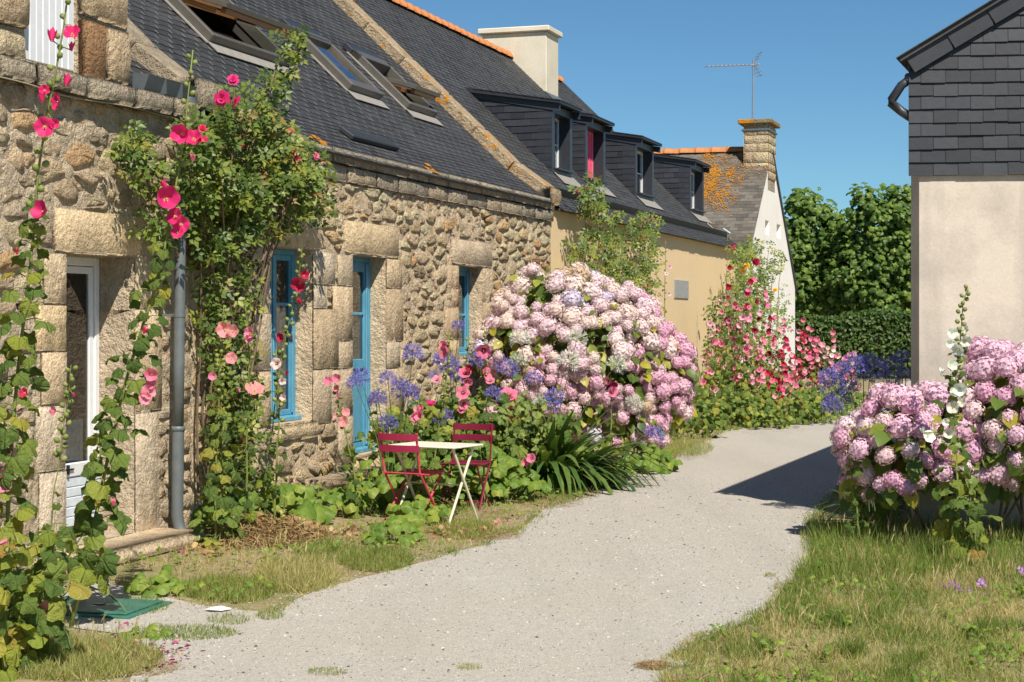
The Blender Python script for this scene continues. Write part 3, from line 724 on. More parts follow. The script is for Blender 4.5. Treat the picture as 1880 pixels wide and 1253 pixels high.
# blue joinery
def casement(parent, name, u0, u1, z0, z1, bars, v=-.2, leaf=2, mat=M_bluepaint, fw=.055, st=.06, panel=None, glass=M_glass):
    f = MB()
    for a0, a1, b0, b1 in ((u0, u0 + fw, z0, z1), (u1 - fw, u1, z0, z1), (u0 + fw, u1 - fw, z1 - fw, z1), (u0 + fw, u1 - fw, z0, z0 + fw)): f.box(W, a0, a1, v - .06, v + .03, b0, b1, .006)
    f.box(W, u0 - .0, u1 + .0, v + .03, v + .10, z0, z0 + .05, .008)
    wn_ = f.obj(name, mat, parent); n = leaf; wdt = (u1 - u0 - 2 * fw) / n
    for i in range(n):
        a0 = u0 + fw + i * wdt; a1 = a0 + wdt; pb = z0 + fw if panel is None else panel
        s = MB()
        for x0, x1, y0, y1 in ((a0, a0 + st, z0 + fw, z1 - fw), (a1 - st, a1, z0 + fw, z1 - fw), (a0 + st, a1 - st, z1 - fw - st, z1 - fw), (a0 + st, a1 - st, pb, pb + st)): s.box(W, x0 + .002, x1 - .002, v - .03, v + .022, y0 + .001, y1 - .001, .006)
        s.box(W, a1 - st * .8, a1 - st * .2, v + .022, v + .04, z0 + fw + .02, z1 - fw - .02, .006)
        for zb in bars: s.box(W, a0 + st, a1 - st, v - .022, v + .018, zb - .016, zb + .016, .006)
        if panel is not None:
            s.box(W, a0 + st, a1 - st, v - .02, v + .0, z0 + fw, pb, 0); s.box(W, a0 + st + .03, a1 - st - .03, v, v + .012, z0 + fw + .06, pb - .05, .008)
            s.box(W, a0 + st, a1 - st, v + .0, v + .014, z0 + fw, z0 + fw + .05, .004)
        s.obj('sash', mat, wn_)
        g = MB(); g.quad(W(a0 + st, v, pb + st), W(a1 - st, v, pb + st), W(a1 - st, v, z1 - fw - st), W(a0 + st, v, z1 - fw - st)); g.obj('pane', glass, wn_)
    return wn_
win = casement(H2, 'window', 1.95, 2.90, .85, 2.57, [2.02], leaf=2)
curtain('curtain', win, 2.02, 2.84, .92, 1.98, -.236, M_curtain, 12)
dor = casement(H2, 'door', 3.91, 4.84, .40, 2.56, [1.93], leaf=1, panel=1.32, st=.11)
curtain('curtain', dor, 4.1, 4.66, 1.42, 1.92, -.236, M_curtain, 9)
wi3 = casement(H2, 'window', 7.22, 8.14, 1.40, 2.55, [1.93], leaf=2)
curtain('curtain', wi3, 7.3, 8.06, 1.46, 1.9, -.236, M_curtain, 10)
st2 = setp(block('door_step', None, 2.55, 4.9, -.02, .30, .10, .62, M_cornice, rs, .03, bev=.06, jit=.02), 'long granite step in front of the blue door, half hidden by leaves', 'step')

# coping between the cottage and the ochre house
coping(H2, 10.97, 11.38, lambda a_, b_, c_: rm2(a_, b_, c_), .0, 4.45, .58, .16, M_copinglichen)
block('kneeler_stone', H2, 10.95, 11.42, 3.56, 3.83, -.2, .13, M_copinglichen, r2, .014, bev=.05, jit=.012)

# ================================================================== HOUSE 3: ochre rendered house with four slate dormers
H3 = thing('rendered_house', W(18.5, 0, 0), 'long ochre rendered house with four dark slate dormers and an orange ridge', 'house')
U3a, U3b = 11.40, 26.1
ops3 = [(16.15, 17.1, 1.25, 2.33)]
wall_mesh('wall', H3, 11.19, U3b, 0, 3.52, ops3, M_beige, v=.015, t=.3)
block('window_lintel', H3, 15.9, 17.3, 2.33, 2.50, -.25, .06, M_cornice, r2, .01)
casement(H3, 'window', 16.15, 17.1, 1.25, 2.33, [1.85], v=-.2, mat=M_whitepaint)
m = MB(); m.box(W, 19.44, 20.7, .015, .035, 2.30, 2.66, .004); m.obj('wall_panel', M_grey, H3)
zr3, rm3 = make_roof(3.60, .97)
HW3 = 4.3; RZ3 = zr3(HW3)
def u_at(px, v):
    return wpx(px, 600, v)[0]
DV = -.9
D3 = [(u_at(x0, DV), u_at(x1, DV), 0) for x0, x1 in ((1013, 1049), (1074, 1110), (1166, 1199), (1266, 1291))]
sk3 = [(a + .05, b - .05, .95, 2.1) for a, b, _ in D3]
rf3 = underlay('roof', H3, rm3, U3a, U3b + .15, [-.14, .3, .6, HW3], M_slate, sk3)
slates('slates', rf3, rm3, U3a, U3b + .15, -.15, HW3, .078, .25, [M_slate, M_hook], [(a + .05, b - .05, .9, 2.1) for a, b, _ in D3] + [(U3a, U3b + .2, .285, .335)], seed=6)
back_roof(H3, U3a, U3b + .15, 8.6, 3.5, RZ3, M_slate)
shell('back_wall', H3, 11.21, U3b - .01, 8.6, 0, 3.5, RZ3 - .08, M_beige)
m = MB(); m.box(rm3, U3a + .02, U3b + .14, .28, .30, .0, .13); m.box(rm3, U3a + .02, U3b + .14, .302, .42, .02, .028); m.obj('roof_gutter', M_zincdark, H3)
m = MB(); m.box(rm3, U3b + .10, U3b + .3, .24, .44, .0, .15, .02); m.obj('gutter_end', M_alu, H3)
m = MB(); m.box(W, U3a, U3b + .1, .0, .10, 3.50, 3.535); m.obj('eave_board', M_slate_old, H3)
ridge_tiles(H3, lambda a_: (W(a_, -HW3, RZ3 - .02), Uv, Vv), 10.9, U3b + .15, .36, .14, M_tile)
# dormers
def slate_cheek(parent, u, sgn, vf, zb_of, ztop_of, vmax, dz, wdt, mat, seed):
    r = random.Random(seed); z = zb_of(vf) - .02; k = 0
    while z < 7.4:
        v = vf - (wdt / 2 if k % 2 else wdt); lastv = vf
        edges = [vf]; vv = vf - (wdt if k % 2 == 0 else wdt / 2)
        while vv > vmax: edges.append(vv); vv -= wdt
        edges.append(vmax)
        for i in range(len(edges) - 1):
            v1, v0 = edges[i] - .002, edges[i + 1] + .002          # v1 nearer the front
            # polygon in (v,z) clipped by the roof below and the dormer roof above
            poly = [(v0, z), (v1, z), (v1, z + dz), (v0, z + dz)]
            n = 12; top = []; bot = []
            pts = []
            za = zb_of(v0); zb = zb_of(v1); ta = ztop_of(v0); tb = ztop_of(v1)
            # half planes: z >= line(za,zb);  z <= line(ta,tb)
            def hp(pl, y0, y1, above):
                dx = v1 - v0; sl = (y1 - y0) / dx
                # z - (y0+sl*(v-v0)) >=0
                return clip(pl, sl, -1, -(y0 - sl * v0)) if above else clip(pl, -sl, 1, (y0 - sl * v0))
            poly = hp(poly, za, zb, True)
            if len(poly) >= 3: poly = hp(poly, ta, tb, False)
            if len(poly) < 3 or centroid(poly)[1] < .0012: continue
            m = MB(); o = .014 + r.uniform(0, .004); cz = lambda q: o * (1 - .75 * (q - z) / dz)
            np_ = len(poly)
            fr = [W(u + sgn * cz(q), p, q) for p, q in poly]; bk = [W(u, p, q) for p, q in poly]
            m.add(fr + bk, [tuple(range(np_))] + [(i_, (i_ + 1) % np_, np_ + (i_ + 1) % np_, np_ + i_) for i_ in range(np_)], 0, r.random())
            m.obj('slate', mat, parent)
        z += dz; k += 1
def dormer(i, a0, a1):
    hf = 1.18; zs = zr3(-DV); zt = zs + hf                     # front height
    sl = .17                                                   # dormer roof falls gently to the front
    ztop = lambda v: zt + (DV - v) * sl
    zb = lambda v: zr3(-v)
    vmax = DV - (zt - zs) / (.97 - sl) - .05
    b = MB()
    for u, w_ in ((a0, 1), (a1, -1)): b.add([W(u, DV, zs), W(u, DV, zt), W(u, vmax, ztop(vmax))], [(0, 1, 2)])
    D = b.obj('dormer', M_slate_clad, H3)
    for u, sg in ((a0, -1),): slate_cheek(D, u, sg, DV, zb, lambda v: ztop(v) - .11, vmax, .118, .24, M_slate_clad, 50 + i)
    c = MB()                                                   # flat roof slab with a drip edge
    c.add([W(u, v, z) for u in (a0 - .09, a1 + .09) for v, z in ((DV + .17, zt - .03), (DV + .17, zt + .03), (vmax - .1, ztop(vmax - .1) + .05), (vmax - .1, ztop(vmax - .1) - .03))], [(0, 1, 2, 3), (4, 5, 6, 7), (0, 1, 5, 4), (1, 2, 6, 5), (0, 3, 7, 4), (2, 3, 7, 6)])
    c.obj('dormer_roof', M_slate_clad, D)
    for k in range(5):
        c = MB(); v0 = DV + .18 - k * .3; c.add([W(a0 - .1 + .0, v0, zt + .034 + (DV - v0) * sl + .01), W(a1 + .1, v0, zt + .034 + (DV - v0) * sl + .01), W(a1 + .1, v0 - .34, zt + .036 + (DV - v0 + .34) * sl), W(a0 - .1, v0 - .34, zt + .036 + (DV - v0 + .34) * sl)], [(0, 1, 2, 3)], 0, R.random())
        if v0 - .3 > vmax: c.obj('roof_slates', M_slate, D)
    for s_, a in ((-1, a0), (1, a1)):                            # fascia down the cheek top
        c = MB(); c.add([W(a + s_ * .03, DV + .15, zt - .04), W(a + s_ * .03, DV + .15, zt - .16), W(a + s_ * .03, vmax, ztop(vmax) - .10), W(a + s_ * .03, vmax, ztop(vmax) - .0), W(a, DV + .15, zt - .04), W(a, DV + .15, zt - .16), W(a, vmax, ztop(vmax) - .10), W(a, vmax, ztop(vmax))], [(0, 1, 2, 3), (4, 5, 6, 7), (0, 1, 5, 4), (1, 2, 6, 5)]); c.obj('fascia', M_anthra, D)
    f = MB(); tk = .13                                         # front casing
    for x0, x1, y0, y1 in ((a0 - .01, a0 + tk, zs, zt - .03), (a1 - tk, a1 + .01, zs, zt - .03), (a0 + tk, a1 - tk, zt - .16, zt - .03), (a0 + tk, a1 - tk, zs, zs + .10)): f.box(W, x0, x1, DV - .26, DV + .015, y0, y1, .005)
    f.box(W, a0 + tk, a1 - tk, DV + .015, DV + .09, zs + .07, zs + .10, .004)
    f.obj('casing', M_anthra, D)
    b0, b1, y0, y1 = a0 + tk + .002, a1 - tk - .002, zs + .102, zt - .162
    wv = DV - .21; f = MB(); mw = M_whitepaint if i != 9 else M_anthra
    for p0, p1, q0, q1 in ((b0, b0 + .05, y0, y1), (b1 - .05, b1, y0, y1), (b0 + .05, b1 - .05, y0, y0 + .05), (b0 + .05, b1 - .05, y1 - .05, y1), *([((b0 + b1) / 2 - .03, (b0 + b1) / 2 + .03, y0 + .05, y1 - .05)] if i != 1 else [])): f.box(W, p0, p1, wv - .03, wv + .025, q0, q1, .004)
    for q in ((.5,) if i != 1 else ()): f.box(W, b0 + .05, b1 - .05, wv - .02, wv + .018, y0 + (y1 - y0) * q - .012, y0 + (y1 - y0) * q + .012, .003)
    f.obj('window_frame', mw, D)
    g = MB(); g.quad(W(b0 + .05, wv, y0 + .05), W(b1 - .05, wv, y0 + .05), W(b1 - .05, wv, y1 - .05), W(b0 + .05, wv, y1 - .05)); g.obj('pane', M_glass, D)
    g = MB(); g.box(W, b0, b1, wv - 1.0, wv - .95, y0, y1); g.obj('room_back', M_room if i != 1 else M_blackgap, D)
    if i == 1: 
        curtain('curtain', D, b0, b1 - .02, y0 + .01, y1, wv + .03, M_pinkcurtain, 7); D['label'] = 'second dormer, pink curtain behind its window'
    a = MB(); a.add([rm3(a0 + .06, .90, .03), rm3(a1 + .02, .90, .03), rm3(a1 + .05, .70, .03), rm3(a0 + .02, .70, .03)], [(0, 1, 2, 3)]); a.add([rm3(a0 + .06, .90, .022), rm3(a1 + .02, .90, .022), rm3(a1 + .05, .70, .022), rm3(a0 + .02, .70, .022)], [(0, 1, 2, 3)]); a.obj('apron', M_flash, D)
for i, (a0, a1, _) in enumerate(D3): dormer(i, a0, a1)
# big rendered chimney on the ridge
ch = MB(); ch.box(W, 22.2, 23.1, -4.9, -3.42, 6.3, 8.12, .02); CHM = ch.obj('chimney', M_cream, H3)
m = MB(); m.box(W, 22.12, 23.18, -4.98, -3.34, 8.12, 8.24, .02); m.obj('chimney_cap', M_cream, CHM)
m = MB(); m.box(rm3, 22.15, 23.2, 3.20, 3.46, .02, .03); m.obj('flashing', M_zinc, CHM)

# ================================================================== HOUSE 4: far house set across, white gable to the lane
H4 = thing('gable_house', W(30.9, 0, 0), 'far house with a narrow white gable, lichened slates and a stone chimney', 'house')
UR, ZR4, S4, UE = 30.9, 6.30, .86, 26.9
ZE = ZR4 - (UR - UE) * S4
def rm4(a, w, n):     # a along v (0 at the gable, negative back), w up from the near eave
    L = math.sqrt(1 + S4 * S4); return W(UE + w, a, ZE + w * S4) + (Zv - Uv * S4) * (n / L)
gw = [(29.95, 30.55, 4.05, 4.42), (31.75, 32.4, 4.05, 4.42)]
g = MB()
def gable_z(u): return ZR4 - .06 - abs(u - UR) * S4
us_ = sorted({UE, 34.9, UR, *[x for o in gw for x in o[:2]]})
for i in range(len(us_) - 1):
    a0, a1 = us_[i], us_[i + 1]; o = [w_ for w_ in gw if w_[0] <= a0 and a1 <= w_[1]]
    t0, t1 = gable_z(a0), gable_z(a1)
    if not o: g.quad(W(a0, 0, 0), W(a1, 0, 0), W(a1, 0, t1), W(a0, 0, t0))
    else:
        b0, b1 = o[0][2:]; g.quad(W(a0, 0, 0), W(a1, 0, 0), W(a1, 0, b0), W(a0, 0, b0)); g.quad(W(a0, 0, b1), W(a1, 0, b1), W(a1, 0, t1), W(a0, 0, t0))
for a0, a1, b0, b1 in gw:
    for p, q in (((a0, b0), (a1, b0)), ((a1, b0), (a1, b1)), ((a1, b1), (a0, b1)), ((a0, b1), (a0, b0))): g.quad(W(p[0], 0, p[1]), W(q[0], 0, q[1]), W(q[0], -.22, q[1]), W(p[0], -.22, p[1]))
g.obj('gable_wall', M_white, H4)
for a0, a1, b0, b1 in gw: casement(H4, 'window', a0, a1, b0, b1, [], v=-.17, leaf=1, mat=M_whitepaint, fw=.04, st=.04)
g = MB()
for u in (UE, 34.9): g.quad(W(u, 0, 0), W(u, -9, 0), W(u, -9, ZE), W(u, 0, ZE))
g.add([W(UE, -9, 0), W(34.9, -9, 0), W(34.9, -9, ZE), W(UR, -9, ZR4), W(UE, -9, ZE)], [(0, 1, 2, 3, 4)]); g.obj('wall', M_white, H4)
rf4 = underlay('roof', H4, rm4, -9.2, -.0, [-.2, 4.0], M_slate_old)
slates('slates', rf4, rm4, -9.2, .04, -.2, 3.98, .10, .2, [M_slate_old, M_hook], hook=False, seed=9)
g = MB(); g.quad(W(UR, .04, ZR4), W(UR, -9.2, ZR4), W(35.1, -9.2, ZE - .17), W(35.1, .04, ZE - .17)); g.obj('back_roof', M_slate_old, H4)
g = MB(); g.box(lambda a_, b_, c_: W(UR + (a_), c_, ZR4 - .03 + b_ - abs(a_) * S4), .0, 4.15, -.05, .03, -.02, .05); g.obj('verge', M_zincdark, H4)
ridge_tiles(H4, lambda a_: (W(UR, a_, ZR4 - .01), -Vv, Uv), -9.1, -.62, .42, .14, M_tile)
lich = MB(); rl = random.Random(2)
lm = MATS.get('orange lichen') or plain('orange lichen', (.42, .18, .022), .95, 0, .1, .35, 12)
seeds_ = [(4.0 - abs(rl.gauss(0, 1.0)), rl.gauss(0, .30), rl.uniform(.06, .22)) for k in range(26)]
for k in range(2600):                                         # lichen crusts below the chimney and along the verge
    if k < 2000: cw, ca, sg = rl.choice(seeds_); w_ = cw + rl.gauss(0, sg); a_ = -1.25 + ca - (4 - cw) * .14 + rl.gauss(0, sg * .8)
    else: w_ = 3.95 - abs(rl.gauss(0, .3)); a_ = -rl.random() ** 1.5 * .75
    rr_ = rl.uniform(.006, .024); n_ = 6
    if w_ < .5 or w_ > 3.95 or a_ > -.02: continue
    lich.add([rm4(a_ + rr_ * math.cos(j * 6.283 / n_) * rl.uniform(.5, 1.3), w_ + rr_ * math.sin(j * 6.283 / n_) * rl.uniform(.5, 1.3), .024 + rl.random() * .008) for j in range(n_)], [tuple(range(n_))])
lich.obj('lichen', lm, rf4, kind='stuff')
CH4 = None
c4 = MB(); c4.box(W, 30.35, 31.45, -.62, .0, 5.2, 6.9, .0); CH4 = c4.obj('chimney', M_mortar, H4)
z = 5.5; k = 0
while z < 6.86:
    z1 = min(z + rl.uniform(.2, .28), 6.9)
    for f0, f1 in ((0, .3), (.3, .62)) if k % 2 else ((0, .42), (.42, .62)): block('chimney_stone', CH4, 30.35 - .0, 30.9, z + .008, z1 - .008, -.0, .02, M_rubble, rl, .008, mf=lambda a_, b_, c_, f0=f0, f1=f1: W(30.35 - b_ - .0, -f0 - (f1 - f0) * (a_ - 30.35) / .55 + .02, c_), bev=.01, jit=.004)
    for f0, f1 in ((30.35, 30.8), (30.8, 31.45)) if k % 2 else ((30.35, 31.05), (31.05, 31.45)): block('chimney_stone', CH4, f0, f1, z + .008, z1 - .008, -.0, .03, M_rubble, rl, .008, bev=.01, jit=.004)
    z = z1; k += 1
m = MB(); m.box(W, 30.3, 31.5, -.67, .06, 6.72, 6.78, .01); m.obj('band', M_zinc, CH4)
m = MB(); m.box(W, 30.22, 31.58, -.75, .13, 6.90, 7.02, .02); m.obj('chimney_cap', stone_mat('lichen capstone', [(0, (.3, .24, .13)), (1, (.3, .24, .13))], .3, .8, 'tone', (.5, 3)), CH4)
AN = thing('antenna', W(30.7, -.45, 7.0), 'television antenna with a long toothed boom on a thin mast above the stone chimney', 'antenna')
m = MB(); m.tube([W(30.7, -.45, 7.02), W(30.7, -.43, 8.62)], .026, 8); m.obj('mast', M_alu, AN)
m = MB(); A0, A1 = W(30.7, -.42, 8.48), W(30.0, -1.52, 8.38); m.tube([A0 + (A0 - A1) * .12, A1], .018, 6); bo = m.obj('boom', M_alu, AN)
perp = (A1 - A0).cross(Zv).normalized()
for k in range(11):
    p = A0.lerp(A1, .12 + .88 * k / 10); m = MB(); ln = .13; m.tube([p - perp * ln, p + perp * ln], .008, 5); m.obj('element', M_alu, bo)
for s_ in (1, -1):
    m = MB(); q = A0 + (A0 - A1).normalized() * .0
    for j in range(4): m.tube([q + Zv * (s_ * (.05 + j * .08)) - perp * .22 + (A0 - A1).normalized() * (.02 + j * .05), q + Zv * (s_ * (.05 + j * .08)) + perp * .22 + (A0 - A1).normalized() * (.02 + j * .05)], .008, 5)
    m.tube([q, q + Zv * s_ * .32 + (A0 - A1).normalized() * .2], .012, 5); m.obj('reflector', M_alu, AN)

# ================================================================== HOUSE 5, right: slate hung gable over off-white render
C5 = Vector((3.53, 14.85, 0)); XD = Vector((.990, -.125, 0)).normalized(); BD = Vector((.349, .937, 0)).normalized(); ND = Vector((XD.y, -XD.x, 0))
def P5(t, n, z): return C5 + XD * t + ND * n + Vector((0, 0, z))          # t along the front, n out towards the lane
H5 = thing('slate_clad_house', P5(3, 0, 0), 'house at the right edge, dark slate hung gable above off-white rendered wall', 'house')
ZS5 = 3.14; TP = .60; ZE5 = 4.2; TR5 = 3.4
g = MB()
g.add([P5(.05, .0, 0), P5(6.8, .0, 0), P5(6.8, .0, ZS5 + .1), P5(.05, .0, ZS5 + .1)], [(0, 1, 2, 3)]); 
g.add([P5(.05, 0, 0), P5(.05, 0, ZS5 + .1), P5(.0, -.19, ZS5 + .1), P5(.0, -.19, 0)], [(0, 1, 2, 3)])
bk = BD * 8.5; c0 = P5(0, -.19, 0)
z_ = lambda v, z: Vector((v.x, v.y, z))
g.add([c0, z_(c0, ZE5 - .1), z_(c0 + bk, ZE5 - .1), c0 + bk], [(0, 1, 2, 3)])
r5 = P5(6.8, 0, 0); g.add([r5, z_(r5, ZE5 - .1), z_(r5 + bk, ZE5 - .1), r5 + bk], [(0, 1, 2, 3)])
g.add([c0 + bk, r5 + bk, z_(r5 + bk, ZE5), z_(P5(3.4, 0, 0) + bk, ZE5 + 3.4 * TP), z_(c0 + bk, ZE5)], [(0, 1, 2, 3, 4)])
WL5 = g.obj('wall', M_offwhite, H5)
g = MB(); g.add([P5(-.02, .02, ZS5 + .04), P5(6.82, .02, ZS5 + .04), P5(6.82, .02, ZE5 - .05), P5(3.4, .02, ZE5 - .05 + 3.4 * TP), P5(-.02, .02, ZE5 - .05)], [(0, 1, 2, 3, 4)])
g.add([P5(-.02, .02, ZS5 + .04), P5(-.02, .02, ZE5 - .05), P5(-.02, -.2, ZE5 - .05), P5(-.02, -.2, ZS5 + .04)], [(0, 1, 2, 3)])
g.add([P5(-.02, .02, ZS5 + .04), P5(6.82, .02, ZS5 + .04), P5(6.82, -.0, ZS5 + .04), P5(-.02, -.0, ZS5 + .04)], [(0, 1, 2, 3)])
SC5 = g.obj('slate_cladding', M_slate_near, H5); rc = random.Random(4)
z = ZS5 - .015; k = 0; wdt = .212; dz = .1165
top = lambda t: ZE5 - .06 + min(t, 6.8 - t) * TP
while z < ZE5 + 1.6:
    t = -.045 - (wdt / 2 if k % 2 else 0)
    while t < 4.2:
        t0 = max(t, -.045) + .002; t1 = t + wdt - .002
        if t1 - t0 > .03 and z + .02 < top(min(max(t0, 0), 3.4)) or (t1 > 0 and z < top(max(0, min(t1, 3.4))) - .02):
            pl = clip([(t0, z), (t1, z), (t1, z + dz * 1.12), (t0, z + dz * 1.12)], -TP, 1, ZE5 - .04)
            if len(pl) >= 3 and centroid(pl)[1] > .0012:
                o = .040 + rc.uniform(0, .005); tl = rc.uniform(-.002, .002); m = MB(); nn_ = len(pl)
                wob = rc.uniform(-.004, .004)
                fr = [P5(p, o - (q - z) / dz * .014 + tl * (p - t0) / wdt, q + (wob if q < z + .01 else 0)) for p, q in pl]; bk_ = [P5(p, .018, q) for p, q in pl]
                m.add(fr + bk_, [tuple(range(nn_))] + [(i, (i + 1) % nn_, nn_ + (i + 1) % nn_, nn_ + i) for i in range(nn_)], 0, rc.random()); m.obj('slate', M_slate_near, SC5)
        t += wdt
    z += dz; k += 1
ang = math.atan(TP); ct, st_ = math.cos(ang), math.sin(ang)
def RV(a, n, h): return P5(-.07 + a * ct, n, ZE5 - .05 + a * st_) + (Zv * ct - XD * st_) * h
a = 0
while a < 4.05:                                             # verge slates laid along the rake
    m = MB(); b = a + .40; bx, fsx = boxgeo(a, b + .03, .052, .075, -.145, .0)
    m.add([RV(p - (.05 if (h < -.1 and p > a + .1) else 0), n + (.012 if p < a + .1 else 0), h) for p, n, h in bx], fsx, 0, rc.random()); m.obj('verge_slate', M_slate_near, SC5); a = b
g = MB(); 
def RR(a, d, h): return RV(a, .12, h) + BD * d
for h0, h1 in ((.0, .035),): g.box(RR, -.06, 4.12, 0, 8.8, h0, h1)
RF5 = g.obj('roof', M_slate, H5)
for k in range(18):
    m = MB(); m.box(RR, -.08 + k * .23, .16 + k * .23, -.03, 8.8, .036, .044); m.obj('slate_course', M_slate, RF5)
def RL(a, d, h): return P5(6.87 - a * ct, .12, ZE5 - .05 + a * st_) + (Zv * ct + XD * st_) * h + BD * d
g = MB(); g.box(RL, -.06, 4.05, 0, 8.8, 0, .035); g.obj('back_roof', M_slate, H5)
e5 = MB(); e5.tube([P5(-.02, -.02, 3.985), P5(-.10, -.03, 3.93), P5(-.185, -.05, 3.80), P5(-.19, -.05, 3.78), P5(-.10, -.03, 3.70), P5(.0, -.02, 3.63)], .04, 10); e5.obj('downpipe_elbow', M_zincdark, H5, True)
m = MB(); m.box(P5, -.07, .0, -.08, .02, 3.95, 4.03, .01); m.obj('gutter_end', M_zincdark, H5)
# ------------------------------------------------------------------ ground and lane
def ground_mat():
    k = NT('dry earth'); n = k.noise(.9, 5, .6); n2 = k.noise(14, 4, .7)
    c = k.ramp(n, [(.3, (.26, .20, .11)), (.5, (.34, .275, .155)), (.7, (.23, .22, .10))])
    c = k.mix(1.0, c, k.ramp(n2, [(.3, .7), (.7, 1.25)]), 'MULTIPLY'); k.col(c).set(.95, 0, .1).bump(n2, .6, .03); return k.m
def path_mat():
    k = NT('pale gravel'); a = k.noise(120, 2, .7); b = k.noise(45, 3, .7); n = k.noise(.7, 5, .6); n3 = k.noise(6, 4, .7)
    c = k.ramp(a, [(.28, (.17, .155, .135)), (.42, (.42, .395, .345)), (.6, (.55, .515, .455)), (.75, (.70, .66, .59))])
    c = k.mix(1.0, c, k.ramp(b, [(.3, .82), (.7, 1.12)]), 'MULTIPLY')
    c = k.mix(k.ramp(n, [(.4, 0.0), (.75, .45)]), c, (.46, .40, .31))
    c = k.mix(k.ramp(n3, [(.58, 0.0), (.78, .45)]), c, (.33, .30, .25))
    tr = k.noise(1.1, 4, .6, None, (1.6, .22, 1)); c = k.mix(k.ramp(tr, [(.48, 0.0), (.66, .30)]), c, (.36, .335, .29))
    c = k.mix(k.ramp(k.noise(2.6, 5, .7), [(.60, 0.0), (.72, .35)]), c, (.62, .59, .54))
    k.col(c).set(.95, 0, .15).bump(k.math('ADD', a, k.math('MULTIPLY', n3, 1.5)), .5, .012); return k.m
M_ground = ground_mat(); M_path = path_mat()
m = MB(); m.quad(Vector((-300, -40, 0)), Vector((300, -40, 0)), Vector((300, 560, 0)), Vector((-300, 560, 0)))
setp(m.obj('ground', M_ground), kind='structure')
LEFT = [(240, 1400), (235, 1290), (240, 1200), (205, 1165), (120, 1150), (40, 1130), (35, 1085), (190, 1070), (335, 1105), (400, 1118), (500, 1130), (560, 1095), (625, 1072), (755, 1040), (880, 1003), (965, 968), (1000, 935), (1090, 912), (1130, 885), (1228, 850), (1250, 832), (1305, 806), (1335, 789), (1410, 784), (1515, 772), (1600, 740), (1640, 718), (1660, 700)]
RIGHT = [(1780, 700), (1720, 740), (1620, 800), (1560, 880), (1510, 930), (1490, 965), (1490, 1010), (1478, 1052), (1430, 1100), (1400, 1122), (1330, 1160), (1270, 1190), (1225, 1205), (1270, 1222), (1215, 1235), (1235, 1290), (1240, 1400)]
def chain(px, seed):
    r = random.Random(seed); out = []
    P = [gnd(*p) for p in px]
    for i in range(len(P) - 1):
        n = max(2, int((P[i + 1] - P[i]).length / .16)); n = min(n, 60)
        for k in range(n):
            p = P[i].lerp(P[i + 1], k / n); s = .028; out.append(Vector((p.x + r.uniform(-s, s), p.y + r.uniform(-s, s), 0.006)))
    out.append(Vector((P[-1].x, P[-1].y, .006))); return out
LC = chain(LEFT, 3); RC = chain(RIGHT, 4)
ring = [Vector((-1.3, 3.0, .006))] + LC + RC + [Vector((.9, 3.0, .006))]
me = bpy.data.meshes.new('path')
from mathutils.geometry import tessellate_polygon
tri = tessellate_polygon([ring]); me.from_pydata([tuple(p) for p in ring], [], [tuple(t) for t in tri]); me.materials.append(M_path); me.update()
setp(put('path', me), kind='structure')
PATHPOLY = np.array([(p.x, p.y) for p in ring])
def in_path(x, y):
    x = np.asarray(x); y = np.asarray(y); c = np.zeros(x.shape, bool); P = PATHPOLY; j = len(P) - 1
    for i in range(len(P)):
        xi, yi = P[i]; xj, yj = P[j]
        cond = ((yi > y) != (yj > y)) & (x < (xj - xi) * (y - yi) / (yj - yi + 1e-12) + xi); c ^= cond; j = i
    return c
# ------------------------------------------------------------------ plant materials
def leaf_mat(name, stops, rough=.5, trans=.35, only_tone=False, spec=.35, veins=False):
    k = NT(name)
    if only_tone: fac = k.attr('tone')
    else: fac = k.math('FRACT', k.math('ADD', k.attr('tone'), k.rnd()))
    c = k.ramp(fac, stops); n = k.noise(22, 3, .6)
    c = k.mix(1.0, c, k.ramp(n, [(.3, .82), (.7, 1.16)]), 'MULTIPLY')
    if veins:                                  # ribs fanning out from the leaf stalk
        sp = k.n('ShaderNodeSeparateXYZ'); k.l(k.coord(), sp.inputs[0])
        an = k.math('ARCTAN2', sp.outputs[0], k.math('SUBTRACT', sp.outputs[1], .10))
        rib = k.math('ABSOLUTE', k.math('SINE', k.math('MULTIPLY', an, 2.8)))
        c = k.mix(k.ramp(rib, [(.0, .5), (.10, .0)]), c, (.30, .36, .13))
        k.bump(k.math('ADD', k.ramp(rib, [(0, 0.0), (.3, 1.0)]), k.noise(9, 3, .6)), .7, .03)
    k.col(c).set(rough, 0, spec)
    t = k.n('ShaderNodeBsdfTranslucent'); k.l(k.mix(1.0, c, (1.25, 1.2, .55), 'MULTIPLY'), t.inputs[0])
    mx = k.n('ShaderNodeMixShader'); mx.inputs[0].default_value = trans
    k.l(k.p.outputs[0], mx.inputs[1]); k.l(t.outputs[0], mx.inputs[2]); k.l(mx.outputs[0], k.out.inputs[0]); return k.m
L_holly = leaf_mat('hollyhock leaf', [(0, (.085, .15, .03)), (.45, (.155, .235, .046)), (.8, (.235, .305, .056)), (.95, (.34, .37, .062)), (1, (.42, .36, .07))], veins=True)
L_yellow = leaf_mat('yellowing leaf', [(0, (.24, .31, .045)), (.6, (.33, .37, .05)), (.92, (.43, .38, .06)), (1, (.42, .25, .06))], veins=True)
L_rose = leaf_mat('rose leaf', [(0, (.065, .115, .026)), (.4, (.13, .195, .04)), (.75, (.225, .29, .054)), (.92, (.35, .36, .062)), (1, (.26, .14, .06))], .42)
L_hyd = leaf_mat('hydrangea leaf', [(0, (.08, .14, .028)), (.5, (.15, .225, .038)), (.82, (.30, .34, .045)), (1, (.46, .41, .055))], .42)
L_strap = leaf_mat('strap leaf', [(0, (.045, .105, .024)), (.6, (.09, .165, .038)), (1, (.17, .235, .055))], .35, .25)
